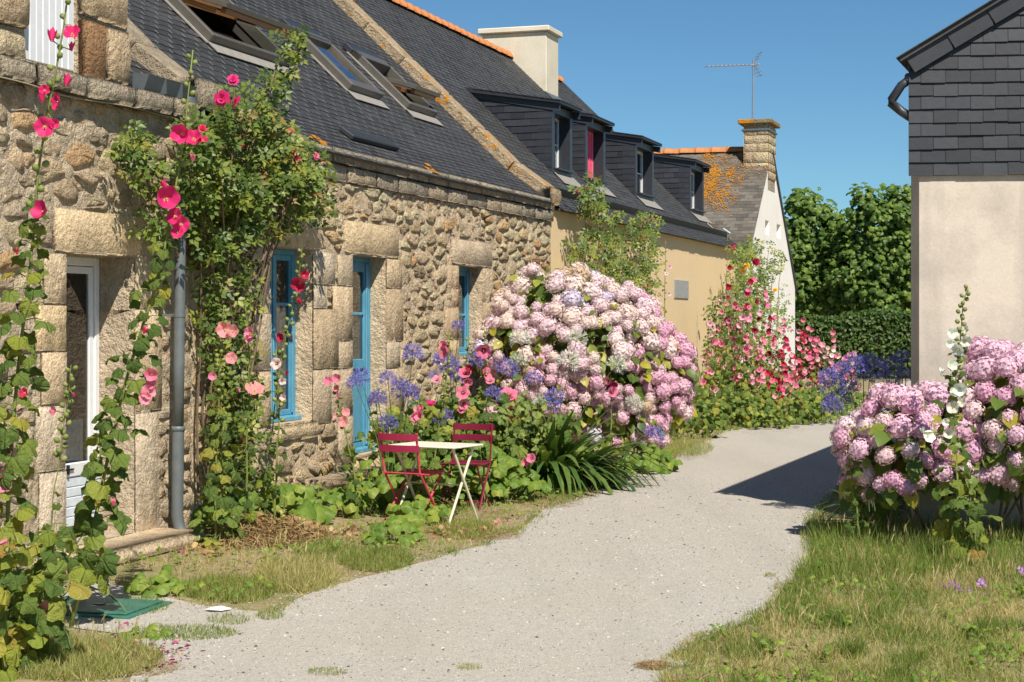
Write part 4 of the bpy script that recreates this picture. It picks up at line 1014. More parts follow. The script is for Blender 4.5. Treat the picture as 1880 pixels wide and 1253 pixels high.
L_tree = leaf_mat('tree leaf', [(0, (.055, .115, .02)), (.5, (.115, .195, .032)), (1, (.21, .30, .05))], .42, .35)
L_hedge = leaf_mat('hedge leaf', [(0, (.035, .075, .014)), (.6, (.065, .12, .022)), (1, (.12, .175, .035))], .5, .25)
L_mallow = leaf_mat('mallow leaf', [(0, (.13, .23, .035)), (.6, (.20, .30, .045)), (1, (.31, .37, .06))], .5, .35)
L_grass = leaf_mat('grass blade', [(0, (.13, .21, .035)), (.3, (.21, .28, .05)), (.5, (.34, .35, .10)), (.72, (.50, .43, .19)), (1, (.66, .55, .31))], .6, .35, True)
L_straw = leaf_mat('dry straw', [(0, (.20, .12, .055)), (.5, (.36, .24, .11)), (1, (.50, .37, .19))], .7, .15, True)
L_stem = leaf_mat('green stem', [(0, (.17, .22, .05)), (1, (.24, .28, .07))], .55, .1)
L_stalk = leaf_mat('dark flower stalk', [(0, (.09, .15, .04)), (1, (.13, .19, .05))], .5, .1)
L_cane = plain('woody cane', (.19, .13, .085), .85, 0, .2, .3, 25)
L_bark = plain('bark', (.12, .095, .07), .9, 0, .2, .35, 8, .6, 20, .02)
def petal_mat(name, eye, e0, e1, trans=.3, vein=.16):
    k = NT(name); r = k.attr('rad'); a = k.attr('ang')
    oc = k.ocol()
    v = k.math('SINE', k.math('MULTIPLY', a, 34.0))
    c = k.mix(1.0, oc, k.ramp(k.math('ADD', k.math('MULTIPLY', v, .5), .5), [(0, 1 - vein), (1, 1 + vein * .6)]), 'MULTIPLY')
    c = k.mix(1.0, c, k.ramp(k.noise(20, 3, .6), [(.3, .9), (.7, 1.1)]), 'MULTIPLY')
    c = k.mix(k.ramp(r, [(e0, 1.0), (e1, 0.0)]), c, eye)
    k.col(c).set(.55, 0, .25)
    t = k.n('ShaderNodeBsdfTranslucent'); k.l(c, t.inputs[0]); mx = k.n('ShaderNodeMixShader'); mx.inputs[0].default_value = trans
    k.l(k.p.outputs[0], mx.inputs[1]); k.l(t.outputs[0], mx.inputs[2]); k.l(mx.outputs[0], k.out.inputs[0]); return k.m
P_light = petal_mat('petal with pale eye', (.62, .55, .22), .05, .26)
P_dark = petal_mat('petal with dark eye', (.22, .008, .035), .16, .42)
P_plain = petal_mat('plain petal', (.5, .5, .2), .0, .05, .3, .1)
M_stamen = plain('pollen yellow', (.72, .58, .16), .7)
L_bud = leaf_mat('bud green', [(0, (.20, .27, .06)), (1, (.33, .36, .12))], .55, .2)
def floret_mat(name):
    k = NT(name); oc = k.ocol(); t_ = k.attr('tone')
    c = k.mix(1.0, oc, k.ramp(t_, [(0, (.62, .58, .66)), (.35, (.94, .94, .96)), (.7, (1.05, 1.05, 1.02)), (1, (1.2, 1.18, 1.08))]), 'MULTIPLY')
    c = k.mix(k.ramp(k.attr('rad'), [(0, .5), (.5, 0.0)]), c, (.85, .78, .74))
    k.col(c).set(.6, 0, .2); t = k.n('ShaderNodeBsdfTranslucent'); k.l(c, t.inputs[0]); mx = k.n('ShaderNodeMixShader'); mx.inputs[0].default_value = .28
    k.l(k.p.outputs[0], mx.inputs[1]); k.l(t.outputs[0], mx.inputs[2]); k.l(mx.outputs[0], k.out.inputs[0]); return k.m
P_floret = floret_mat('hydrangea floret'); P_agap = floret_mat('agapanthus floret')
CLR = dict(hot=(.80, .035, .19), pink=(.86, .22, .36), pale=(.86, .46, .54), rose=(.85, .30, .42), salmon=(.88, .34, .36), white=(.84, .86, .76), crimson=(.36, .008, .045), red=(.62, .025, .09), blush=(.86, .66, .66), magenta=(.62, .03, .17), purple=(.14, .03, .10))

# ------------------------------------------------------------------ plant shapes
def mk_mesh(name, vs, fs, mats, smooth=True, **attrs):
    me = bpy.data.meshes.new(name); me.from_pydata([tuple(v) for v in vs], [], fs)
    for m in (mats if isinstance(mats, (list, tuple)) else [mats]): me.materials.append(m)
    if smooth: me.polygons.foreach_set('use_smooth', [True] * len(fs))
    for k, v in attrs.items(): me.attributes.new(k, 'FLOAT', 'POINT').data.foreach_set('value', v)
    me.update(); return me
def ovate(w=.32, droop=.22, fold=.10):
    ys = [0, .22, .5, .78, 1.0]; ws = [.02, .78, 1.0, .62, .0]; vs = []; fs = []
    for y, q in zip(ys, ws):
        z = -droop * y * y
        vs += [(-w * q, y, z + fold * q), (0, y, z), (w * q, y, z + fold * q)]
    for i in range(4):
        b = i * 3; fs += [(b, b + 1, b + 4, b + 3), (b + 1, b + 2, b + 5, b + 4)]
    return vs, fs
def palmate(seed, n=20, lobes=5, depth=.26, cup=.14):
    r = random.Random(seed); vs = [(0, .38, cup * .5)]; fs = []; ph = r.uniform(0, 6)
    for ring, sc in ((1, .55), (2, 1.0)):
        for i in range(n):
            th = -math.pi * .5 + 2 * math.pi * (i + .5) / n; rel = (th + math.pi * .5) / (2 * math.pi)     # 0/1 at the notch
            lob = 1 - depth + depth * abs(math.cos(math.pi * lobes * (rel - .5))) ** .8
            notch = 1 - .55 * max(0, 1 - min(rel, 1 - rel) / .09)
            rad = .5 * lob * notch * (1.0 + r.uniform(-.05, .05)) * sc * (1.12 if .4 < rel < .6 else 1.0)
            z = cup * .5 * (1 - sc) + (-.13 if ring == 2 else .0) * (1 + .9 * math.sin(th * 3 + ph)) + (.05 if ring == 1 else .03) * math.sin(th * 5 + 2 * ph) + r.uniform(-.035, .035)
            vs.append((math.cos(th) * rad * 1.08, .38 + math.sin(th) * rad, z))
    for i in range(n):
        j = (i + 1) % n; fs.append((0, 1 + i, 1 + j)); fs.append((1 + i, 1 + n + i, 1 + n + j, 1 + j))
    return vs, fs
OV = ovate(); OVW = ovate(.38, .3, .08)
ME_HOLLY = [mk_mesh('leaf', *palmate(s, 20, 5, .42), L_holly, tone=[0.0] * 41) for s in range(6)]
ME_HOLLYY = [mk_mesh('leaf', *palmate(s + 20, 20, 5, .26, .22), L_yellow, tone=[0.0] * 41) for s in range(3)]
ME_HOLLYS = [mk_mesh('leaf', *palmate(s + 40, 12, 5, .26), L_holly, tone=[0.0] * 25) for s in range(3)]
ME_HOLLYSY = [mk_mesh('leaf', *palmate(s + 60, 12, 5, .26), L_yellow, tone=[0.0] * 25) for s in range(2)]
ME_MALLOW = [mk_mesh('leaf', *palmate(s + 80, 20, 7, .10, .26), L_mallow, tone=[0.0] * 41) for s in range(3)]
ME_HYD = [mk_mesh('leaf', *OVW, L_hyd, tone=[0.0] * 15)]
def rose_leaf():
    vs, fs = [], []
    for px, py, an, s in ((0, .55, 0, .46), (.05, .5, -60, .38), (-.05, .5, 60, .38), (.04, .22, -75, .34), (-.04, .22, 75, .34)):
        b = len(vs); a = math.radians(an); ca, sa = math.cos(a), math.sin(a)
        for x, y, z in ((0, 0, 0), (-.30, .42, .05), (0, .5, -.02), (.30, .42, .05), (0, 1.0, -.12)): X, Y_ = x * s, y * s; vs.append((px + X * ca - Y_ * sa, py + X * sa + Y_ * ca, z * s - .1 * py))
        fs += [(b, b + 2, b + 1), (b, b + 3, b + 2), (b + 1, b + 2, b + 4), (b + 2, b + 3, b + 4)]
    return vs, fs
RL_ = rose_leaf(); ME_ROSE = [mk_mesh('leaf', *RL_, L_rose, tone=[0.0] * len(RL_[0]))]
def hollyflower(seed, mat, cup=.42, n=25):
    r = random.Random(seed); vs = [(0, 0, -.18)]; rad = [0.0]; ang = [0.0]; fs = []
    rings = ((.16, -.12), (.48, .10), (.82, .26 * cup / .3), (1.0, .30 * cup / .3))
    ph = r.uniform(0, 6)
    for q, (R_, z) in enumerate(rings):
        for i in range(n):
            t = 2 * math.pi * i / n; lob = 1 - (.17 * q / 3) * (1 - abs(math.sin(2.5 * t + ph)) ** .5) - (r.uniform(0, .05) if q == 3 else 0)
            zz = z + (.12 * q / 3) * math.sin(5 * t + ph) + (.07 * q / 3) * math.sin(11 * t + ph) + (.14 * q / 3) * math.sin(t + ph) + (r.uniform(-.07, .07) if q == 3 else 0)
            vs.append((math.cos(t) * R_ * lob, math.sin(t) * R_ * lob, zz)); rad.append(R_); ang.append(t)
    for i in range(n):
        j = (i + 1) % n; fs.append((0, 1 + i, 1 + j))
        for q in range(3): fs.append((1 + q * n + i, 1 + (q + 1) * n + i, 1 + (q + 1) * n + j, 1 + q * n + j))
    return mk_mesh('flower', vs, fs, mat, True, rad=rad, ang=ang)
FL = {k: [hollyflower(s + 7 * i, m, c) for s, c in ((1, .30), (2, .46), (3, .7))] for i, (k, m) in enumerate((('light', P_light), ('dark', P_dark), ('plain', P_plain)))}
_v, _f = tubegeo([(0, 0, -.15), (0, 0, .0), (0, 0, .16), (0, 0, .26)], [.05, .06, .085, .03], 6); ME_STAMEN = mk_mesh('stamen', _v, _f, M_stamen, True, tone=[.5] * len(_v))
def ball(r=1, n=6, m=4, sq=1.0):
    vs = [(0, 0, -r * sq)]; fs = []
    for j in range(1, m):
        for i in range(n): a = math.pi * j / m; b = 2 * math.pi * i / n; vs.append((r * math.sin(a) * math.cos(b), r * math.sin(a) * math.sin(b), -r * sq * math.cos(a)))
    vs.append((0, 0, r * sq)); L = len(vs) - 1
    for i in range(n):
        k = (i + 1) % n; fs.append((0, 1 + k, 1 + i))
        for j in range(m - 2): fs.append((1 + j * n + i, 1 + j * n + k, 1 + (j + 1) * n + k, 1 + (j + 1) * n + i))
        fs.append((1 + (m - 2) * n + i, 1 + (m - 2) * n + k, L))
    return vs, fs
BV, BF = ball(1, 6, 4, 1.15); ME_BUD = mk_mesh('bud', BV, BF, L_bud, True, tone=[0.0] * len(BV))
def fib(n):
    i = np.arange(n) + .5; ph = np.arccos(1 - 2 * i / n); th = math.pi * (1 + 5 ** .5) * i
    return np.column_stack([np.cos(th) * np.sin(ph), np.sin(th) * np.sin(ph), np.cos(ph)])
FLO_V = [(0, 0, 0)]; FLO_F = []; FLO_R = [0.0]
for q in range(4):
    a = q * math.pi / 2; ca, sa = math.cos(a), math.sin(a); b = len(FLO_V)
    for x, y, z in ((-.34, .42, .10), (0, .9, .0), (.34, .42, .10)): FLO_V.append((x * ca - y * sa, x * sa + y * ca, z)); FLO_R.append(1.0 if y > .5 else .7)
    FLO_F += [(0, b + 2, b + 1, b)]
def scatter_mesh(name, tv, tf, Ms, tones, mat, t2=None):
    o = scatter(name, tv, tf, Ms, tones, mat, None, t2, False, None); me = o.data; bpy.data.objects.remove(o); return me
def hyd_head(n, seed):
    g = np.random.default_rng(seed); d = _n(fib(n) + g.normal(0, .10, (n, 3))); d = d[d[:, 2] > -.75]; n = len(d)
    Rr = 1 + g.uniform(-.05, .05, n) + .08 * np.sin(d[:, 0] * 5 + seed) * np.cos(d[:, 1] * 4)
    Ms = frames(d * Rr[:, None], d + g.normal(0, .22, (n, 3)), g.normal(size=(n, 3)), g.uniform(.15, .215, n))
    o = scatter('flower_head', FLO_V, FLO_F, Ms, g.random(n), P_floret, None, FLO_R, False, None); me = o.data; bpy.data.objects.remove(o)
    bv, bf = ball(.86, 8, 6); b = MB(); b.v = [tuple(v.co) for v in me.vertices]; b.f = [tuple(p.vertices) for p in me.polygons]; b.m = [0] * len(b.f); b.t = [a.value for a in me.attributes['tone'].data]
    rd = [a.value for a in me.attributes['rad'].data] + [1.0] * len(bv); b.add(bv, bf, 0, .25); bpy.data.meshes.remove(me)
    me = b.mesh('flower_head', P_floret); me.attributes.new('rad', 'FLOAT', 'POINT').data.foreach_set('value', rd); return me
ME_HEAD = [hyd_head(150, s) for s in range(5)]
def agap_umbel(seed, n=60):
    g = np.random.default_rng(seed + 100); d = fib(n); d = _n(d + g.normal(0, .12, (n, 3))); d = d[d[:, 2] > -.5]; n = len(d)
    tv = [(0, 0, .52)]; tf = []; tr = [0.3]
    for q in range(5):
        a = q * 2 * math.pi / 5; b = len(tv); ca, sa = math.cos(a), math.sin(a); ct = math.cos(a + .5); st = math.sin(a + .5)
        tv += [(.09 * ca, .09 * sa, .80), (.25 * ca, .25 * sa, 1.0), (.12 * ct, .12 * st, .88)]; tr += [.6, 1, .6]; tf.append((0, b, b + 1, b + 2))
    k = len(tv); tv += [(.012, 0, 0), (-.008, .01, 0), (-.008, -.01, 0), (0, 0, .6)]; tr += [1] * 4; tf += [(k, k + 1, k + 3), (k + 1, k + 2, k + 3), (k + 2, k, k + 3)]
    Ms = frames(np.zeros((n, 3)), d, g.normal(size=(n, 3)), g.uniform(.78, 1.05, n))
    return scatter_mesh('umbel', tv, tf, Ms, g.random(n), P_agap, tr)
ME_UMBEL = [agap_umbel(s) for s in range(4)]
def rose_flower(seed):
    r = random.Random(seed); vs = []; fs = []; rad = []
    for ring, (n, tilt, s, z) in enumerate(((6, .25, 1.0, -.1), (5, .75, .78, .05), (5, 1.15, .5, .15), (3, 1.4, .28, .2))):
        for i in range(n):
            a = 2 * math.pi * i / n + ring + r.uniform(-.2, .2); ca, sa = math.cos(a), math.sin(a); b = len(vs)
            for x, y, zz in ((-.12, .05, 0), (.12, .05, 0), (.42, .6, .10), (.25, .98, -.02), (-.25, .98, -.02), (-.42, .6, .10)):
                Y_ = y * math.cos(tilt) - zz * math.sin(tilt); Z_ = y * math.sin(tilt) + zz * math.cos(tilt)
                vs.append(((x * ca - Y_ * sa) * s, (x * sa + Y_ * ca) * s, Z_ * s * .75 + z)); rad.append(.9)
            fs.append((b, b + 1, b + 2, b + 5)); fs.append((b + 5, b + 2, b + 3, b + 4))
    return mk_mesh('rose', vs, fs, P_plain, True, rad=rad, ang=[r.random() for _ in vs])
ME_ROSEF = [rose_flower(s) for s in range(3)]
def strap_tmpl(curve, w=.035, n=6):
    vs = []; fs = []
    for i in range(n + 1):
        t = i / n; a = curve * t * t; y = math.sin(a * .5 + .0) * t; x = w * (1 - t ** 3) + .001
        yy = t * math.sin(curve * t * .75); zz = t * math.cos(curve * t * .75)
        vs += [(-x, yy, zz), (0, yy - .012, zz - .004), (x, yy, zz)]
        if i: b = i * 3; fs += [(b - 3, b - 2, b + 1, b), (b - 2, b - 1, b + 2, b + 1)]
    return vs, fs
STRAPS = [strap_tmpl(c) for c in (.5, 1.0, 1.5, 2.0)]
ME_STRAP = [mk_mesh('leaf', v, f, L_strap, True, tone=[0.0] * len(v)) for v, f in STRAPS]
BLADE_V = [(-.018, 0, 0), (.018, 0, 0), (-.013, .10, .5), (.013, .10, .5), (0, .38, 1.0)]; BLADE_F = [(0, 1, 3, 2), (2, 3, 4)]

CAMP = Vector((0, 0, CH)); SUNV = sd.copy()
def Mobj(p, zd, yd, s):
    m = frames([tuple(p)], [tuple(zd)], [tuple(yd)], s)[0]; return Matrix(m.tolist())
def rv(s=1.0): return Vector((R.gauss(0, s), R.gauss(0, s), R.gauss(0, s)))
def add_leaves(parent, meshes, tmpl, Ms, mat, limit=300, name='leaf', stuffname='small_leaves'):
    """the leaves that show largest as single parts, the others joined"""
    if len(Ms) == 0: return
    d = np.linalg.norm(Ms[:, :3, 3] - np.array(CAMP), axis=1) / np.maximum(np.linalg.norm(Ms[:, :3, 0], axis=1), 1e-6); order = np.argsort(d)
    for i in order[:limit]: put(name, R.choice(meshes), parent, Matrix(Ms[i].tolist()))
    rest = order[limit:]
    if len(rest): scatter(stuffname, tmpl[0], tmpl[1], Ms[rest], NR.random(len(rest)), mat, parent, None, True)
FACE = (Vector((-.12, -1, .2))).normalized()
def flower(parent, p, diam, color, eye='light', face=None, closed=False):
    f = (face or (FACE + rv(.34))).normalized()
    me = R.choice(FL[eye]) if not closed else FL[eye][2]
    c = CLR[color]; j = R.uniform(.88, 1.1); c = tuple(min(.95, x * j * R.uniform(.94, 1.06)) for x in c)
    s = diam / 2
    M = Mobj(p, f, rv(), s)
    if closed: M = M @ Matrix.Diagonal((.5, .5, 1.3, 1))
    o = put('flower', me, parent, M, c)
    if diam > .055 and not closed and eye != 'plain': put('stamen', ME_STAMEN, o, M)
    return o
def hollyhock(name, label, stem, Y, flowers=(), nleaf=30, lsz=(.17, .08), lspan=(.0, .72), nbud=12, top_px=None, group=None, small=False, yellow=.08, thick=.012, pet=1.0, auto=None):
    """stem: photo pixels base -> tip at distance Y; flowers: (px, py, width px, colour, eye)"""
    P = [at(x, y, Y + (R.uniform(-.02, .02))) for x, y in stem]
    base = P[0].copy(); base.z = max(base.z, 0) if base.z > .05 else 0.0
    T = thing(name, (P[0].x, P[0].y, 0), label, 'hollyhock', group)
    if P[0].z > .02: P = [Vector((P[0].x - .01, P[0].y, 0))] + P
    else: P[0].z = -.02
    seg = [0]
    for a, b in zip(P, P[1:]): seg.append(seg[-1] + (b - a).length)
    Lt = seg[-1]
    def pt(t):
        d = t * Lt
        for i in range(1, len(seg)):
            if d <= seg[i] or i == len(seg) - 1:
                return P[i - 1].lerp(P[i], (d - seg[i - 1]) / max(seg[i] - seg[i - 1], 1e-6))
    n = 14; sm = MB(); sp = [pt(i / n) + Vector((math.sin(i * 1.7) * .006, 0, 0)) for i in range(n + 1)]
    sm.tube(sp, [thick * (1 - .7 * i / n) for i in range(n + 1)], 6)
    LM, LY = (ME_HOLLYS, ME_HOLLYSY) if small else (ME_HOLLY, ME_HOLLYY)
    for i in range(nleaf):
        t = lspan[0] + (lspan[1] - lspan[0]) * (i + R.random() * .8) / nleaf; q = pt(t); s = lsz[0] + (lsz[1] - lsz[0]) * (t - lspan[0]) / (lspan[1] - lspan[0]); s *= R.uniform(.75, 1.2)
        a = i * 2.4 + R.uniform(-.5, .5); out = Vector((math.cos(a), math.sin(a), 0)); out = (out + Vector((0, -.35, 0))).normalized()
        pl = s * R.uniform(.35, .95) * pet; e = q + out * pl + Zv * pl * R.uniform(-.15, .35)
        sm.tube([q, q.lerp(e, .6) + Zv * pl * .1, e], [.0035, .003, .002], 4, cap=False)
        nz = (out * .75 + Zv * .6 + Vector((.1, -.25, .1)) + rv(.42)).normalized(); tip = (out * .7 - Zv * .9 + rv(.35))
        y = R.random() < yellow * (1.8 - 1.6 * t)
        put('leaf', R.choice(LY if y else LM), T, Mobj(e, nz, tip, s))
    sm.obj('stem', L_stem, T, True)
    if auto:                                                   # (t0, t1, count, width m, colours, eye)
        t0, t1, cnt, wm, cols, eye = auto
        for i in range(cnt):
            t = t0 + (t1 - t0) * (i + R.random()) / cnt; a = R.uniform(-2.6, .5 - .0); out = Vector((math.cos(a), math.sin(a), .05))
            flower(T, pt(t) + out * wm * R.uniform(.25, 1.1) + Zv * R.uniform(-.06, .06), wm * R.uniform(.65, 1.15), R.choice(cols), eye, (out + FACE + rv(.25)))
    for f in flowers:
        px, py, w = f[:3]; col = f[3]; eye = f[4] if len(f) > 4 else 'light'
        p = at(px, py, Y - R.uniform(.05, .13)); 
        flower(T, p, w / F * Y * .97, col, eye, closed=(eye == 'closed') and False) if eye != 'closed' else flower(T, p, w / F * Y * 1.3, col, 'light', Zv + rv(.3), True)
        q = min((pt(k / 30) for k in range(31)), key=lambda s_: (s_ - p).length)
        m = MB(); m.tube([q, p + Vector((0, .02, 0))], [.003, .004], 4, cap=False); m.obj('flower_stalk', L_stem, T)
    for i in range(nbud):
        t = .60 + .40 * (i + R.random() * .6) / nbud; q = pt(min(t, 1)); a = i * 2.4
        s = (.020 if not small else .018) * (1.25 - t * .55) * (1.2 if not small else 1.1)
        put('bud', ME_BUD, T, Mobj(q + Vector((math.cos(a), math.sin(a), .3)) * s * 1.5, Vector((math.cos(a), math.sin(a), .9)), rv(), s))
    return T
def hydrangea(name, label, blobs, nheads, hr, nleaf, ldark, colour_of, low=-.35, group=None, leafsize=(.10, .17), gap=None):
    c0 = Vector(blobs[0][0]); T = thing(name, (c0.x, c0.y, 0), label, 'hydrangea', group)
    pts = []; tries = 0; tot = sum(b[1][0] * b[1][2] for b in blobs)
    while len(pts) < nheads and tries < 60000:
        tries += 1; b = R.choices(blobs, [x[1][0] * x[1][2] for x in blobs])[0]; d = rv().normalized()
        if d.z < low or (d.y > .55 and R.random() < .75): continue
        if d.z < .1 and R.random() < .45 * (1 - (d.z - low)): continue
        rr = R.uniform(.93, 1.06) * (1 + .07 * math.sin(d.x * 6 + d.z * 5)); p = Vector(b[0]) + Vector((d.x * b[1][0], d.y * b[1][1], d.z * b[1][2])) * rr
        if p.z < .12: continue
        if gap is not None and mnoise.noise(p * 2.3) < gap: continue
        if any(((p.x - Vector(q[0]).x) / (q[1][0] * .9)) ** 2 + ((p.y - q[0][1]) / (q[1][1] * .9)) ** 2 + ((p.z - q[0][2]) / (q[1][2] * .9)) ** 2 < 1 for q in blobs if q is not b): continue
        s = R.uniform(hr[0], hr[1]) * (.8 + .25 * (d.z + .5))
        if any((p - q).length < (s + s2) * .80 for q, d2, s2 in pts): continue
        pts.append((p, d, s))
    for p, d, s in pts:
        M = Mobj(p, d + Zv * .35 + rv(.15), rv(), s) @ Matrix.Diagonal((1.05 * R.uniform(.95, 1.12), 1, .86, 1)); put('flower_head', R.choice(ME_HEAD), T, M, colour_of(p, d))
    Ms = []
    n = nleaf; bi = R.choices(range(len(blobs)), [x[1][0] * x[1][2] for x in blobs], k=n)
    P, Zs, Ys, Ss = [], [], [], []
    for i in range(n):
        c, r_ = blobs[bi[i]]; d = rv().normalized()
        if d.z < -.75: d.z = abs(d.z)
        k = R.uniform(.90, 1.04) if R.random() < .5 else R.uniform(.55, .9)
        p = Vector(c) + Vector((d.x * r_[0], d.y * r_[1], d.z * r_[2])) * k
        if p.z < .05: continue
        P.append(tuple(p)); Zs.append(tuple(d * .6 + Zv * .7 + Vector((0, -.3, 0)) + rv(.35))); Ys.append(tuple(d - Zv * .5 + rv(.4))); Ss.append(R.uniform(*leafsize))
    add_leaves(T, ME_HYD, OVW, frames(P, Zs, Ys, np.array(Ss)), L_hyd, 300)
    sm = MB()
    for i in range(26):
        c, r_ = R.choice(blobs); d = rv().normalized(); d.z = abs(d.z); e = Vector(c) + Vector((d.x * r_[0], d.y * r_[1], d.z * r_[2])) * .85
        b = Vector((c0.x + R.uniform(-.35, .35), c0.y + R.uniform(-.25, .25), -.02)) if len(blobs) < 3 else Vector((c[0] + R.uniform(-.3, .3), c[1] + R.uniform(-.2, .2), -.02)); sm.tube([b, b.lerp(e, .5) + rv(.05), e], [.014, .010, .006], 5)
    sm.obj('branches', L_cane, T); return T
def agapanthus(name, label, base, nl, length, umbels, Y, color=(.27, .24, .64), rad=.15, spread=1.0, group=None, wide=.8, cat='agapanthus'):
    T = thing(name, base, label, cat, group); b = Vector(base); P, Zs, Ys, S_, k = [], [], [], [], []
    for i in range(nl):
        a = R.uniform(0, 6.283); o = Vector((math.cos(a), math.sin(a), 0)); p = b + o * R.uniform(.0, .22) * spread
        up = (Zv + o * R.uniform(.08, .55) + rv(.08)).normalized(); s = length * R.uniform(.65, 1.1)
        m = Mobj(p, up, o, s); put('leaf', R.choice(ME_STRAP[1:] if R.random() < .8 else ME_STRAP), T, m @ Matrix.Diagonal((wide, 1, 1, 1)))
    for u in umbels:
        px, py, w = u[:3]; col = u[3] if len(u) > 3 else color; yy = Y + R.uniform(-.12, .12); c = at(px, py, yy); r_ = w / 2 / F * yy
        st = b + Vector((R.uniform(-.1, .1), R.uniform(-.1, .1), .1)); m = MB(); mid = st.lerp(c, .5) + Vector(((st.x - c.x) * .12, 0, .03))
        m.tube([st, mid, c - (c - mid).normalized() * .0], [.006, .005, .004], 5); m.obj('flower_stalk', L_stalk, T)
        j = R.uniform(.85, 1.15); put('umbel', R.choice(ME_UMBEL), T, Mobj(c - Zv * r_ * .15, (c - mid).normalized() + Zv * .5, rv(), r_ * 1.05), tuple(min(.9, x * j) for x in col))
    return T
def mallow(name, label, base, rad, n, size, hgt=.16, group=None, cat='mallow', flowers=()):
    T = thing(name, base, label, cat, group); b = Vector(base); sm = MB()
    for i in range(n):
        a = i * 2.4 + R.uniform(-.4, .4); d = rad * math.sqrt((i + .5) / n); e = b + Vector((math.cos(a) * d, math.sin(a) * d, hgt * (1 - .6 * d / rad) * R.uniform(.6, 1.2)))
        sm.tube([b + Vector((math.cos(a), math.sin(a), 0)) * .02, b.lerp(e, .5) + Zv * .03, e], [.004, .003, .002], 4, cap=False); o = Vector((math.cos(a), math.sin(a), 0))
        put('leaf', R.choice(ME_MALLOW), T, Mobj(e - o * size * .2, (Zv * .8 + Vector((0, -.55, 0)) + o * .3 + rv(.22)), o + rv(.2), size * R.uniform(.7, 1.2)))
    sm.obj('stems', L_stem, T); return T
def bush(name, label, blobs, nleaf, size, tmpl, me, mat, cat, stems=12, limit=300, group=None, up=.5, shell_=.55):
    c0 = blobs[0][0]; T = thing(name, (c0[0], c0[1], 0), label, cat, group); P, Zs, Ys, Ss = [], [], [], []
    ws = [b[1][0] * b[1][2] * (b[2] if len(b) > 2 else 1) for b in blobs]
    for b in R.choices(blobs, ws, k=nleaf):
        d = rv().normalized(); k = R.uniform(shell_, 1.06); p = Vector(b[0]) + Vector((d.x * b[1][0], d.y * b[1][1], d.z * b[1][2])) * k
        if p.z < .03: continue
        P.append(tuple(p)); Zs.append(tuple(d * .5 + Zv * up + Vector((.05, -.35, 0)) + rv(.45))); Ys.append(tuple(d * .6 + rv(.6) - Zv * .3)); Ss.append(size * R.uniform(.65, 1.25))
    add_leaves(T, me, tmpl, frames(P, Zs, Ys, np.array(Ss)), mat, limit)
    sm = MB()
    for i in range(stems):
        b = R.choices(blobs, ws)[0]; e = Vector(b[0]) + Vector((R.uniform(-.7, .7) * b[1][0], R.uniform(-.7, .7) * b[1][1], R.uniform(-.3, .8) * b[1][2])); s = Vector((c0[0] + R.uniform(-.15, .15), c0[1] + R.uniform(-.1, .1), -.02))
        sm.tube([s, s.lerp(e, .45) + rv(.05), e], [.012, .009, .004], 5)
    if stems: sm.obj('branches', L_cane, T)
    return T
def Ywall(px, v): 
    u, z = wpx(px, 600, v); return OY + u * UY + v * VY
# ------------------------------------------------------------------ background trees and hedge
def tree(name, label, x, y, blobs, n, size, mat, group, th=.16, tm=None):
    T = thing(name, (x, y, 0), label, 'tree', group); sm = MB()
    top = max(b[0][2] for b in blobs)
    sm.tube([Vector((x, y, -.1)), Vector((x + .1, y, top * .35)), Vector((x - .05, y, top * .7)), Vector((x, y, top))], [th, th * .8, th * .5, th * .2], 8); tk = sm.obj('trunk', L_bark, T, True)
    lm_ = MB()
    for b in blobs:
        c = Vector(b[0]); s = Vector((x, y, max(.5, c.z * .5))); lm_.tube([s, s.lerp(c, .5) + rv(.1), c], [th * .45, th * .3, th * .12], 6)
    lm_.obj('limb', L_bark, T, True)
    P, Zs, Ys, Ss = [], [], [], []
    cl = []
    for b in R.choices(blobs, [q[1][0] * q[1][2] for q in blobs], k=n // 11):
        d = rv().normalized(); k = R.uniform(.55, 1.08); cl.append((Vector(b[0]) + Vector((d.x * b[1][0], d.y * b[1][1], d.z * b[1][2])) * k, d))
    for c, d in cl:
        for i in range(11):
            e = rv().normalized(); P.append(tuple(c + e * size * R.uniform(.5, 1.5))); Zs.append(tuple(e * .5 + Zv * .6 + d * .5 + Vector((.1, -.4, 0)) + rv(.3))); Ys.append(tuple(e - Zv * .5)); Ss.append(size * R.uniform(.7, 1.25))
    add_leaves(T, [mk_mesh('leaf', *(tm or OVW), mat, tone=[0.0] * len((tm or OVW)[0]))], tm or OVW, frames(P, Zs, Ys, np.array(Ss)), mat, 300, 'leaf', 'crown')
    return T
def X_(px, Y): return (px - CX) / F * Y
FIG = palmate(77, 12, 5, .42, .1)
Yt = 62
def blob(px, py, rx, rz, Y, dep=1.6): p = at(px, py, Y); return ((p.x, p.y, p.z), (rx, dep, rz))
tree('fig_tree', 'tall fig tree with large leaves just right of the white gable', X_(1510, Yt), Yt, [blob(1490, 430, 1.3, 1.2, Yt), blob(1540, 470, 1.5, 1.4, Yt), blob(1470, 520, 1.2, 1.2, Yt), blob(1525, 550, 1.6, 1.0, Yt), blob(1475, 375, .45, .55, Yt, .6), blob(1450, 470, .9, 1.4, Yt)], 6800, .235, L_tree, 'trees beyond the lane', tm=FIG)
tree('fig_tree', 'bright fig tree close to the corner of the slate hung house', X_(1620, Yt - 2), Yt - 2, [blob(1620, 420, 1.4, 1.1, Yt - 2), blob(1650, 480, 1.6, 1.4, Yt - 2), blob(1590, 500, 1.3, 1.3, Yt - 2), blob(1620, 550, 1.8, .9, Yt - 2), blob(1655, 372, .7, .6, Yt - 2, .8), blob(1585, 375, .5, .6, Yt - 2, .6), blob(1690, 420, 1.2, 1.2, Yt - 2)], 7400, .235, L_tree, 'trees beyond the lane', tm=FIG)
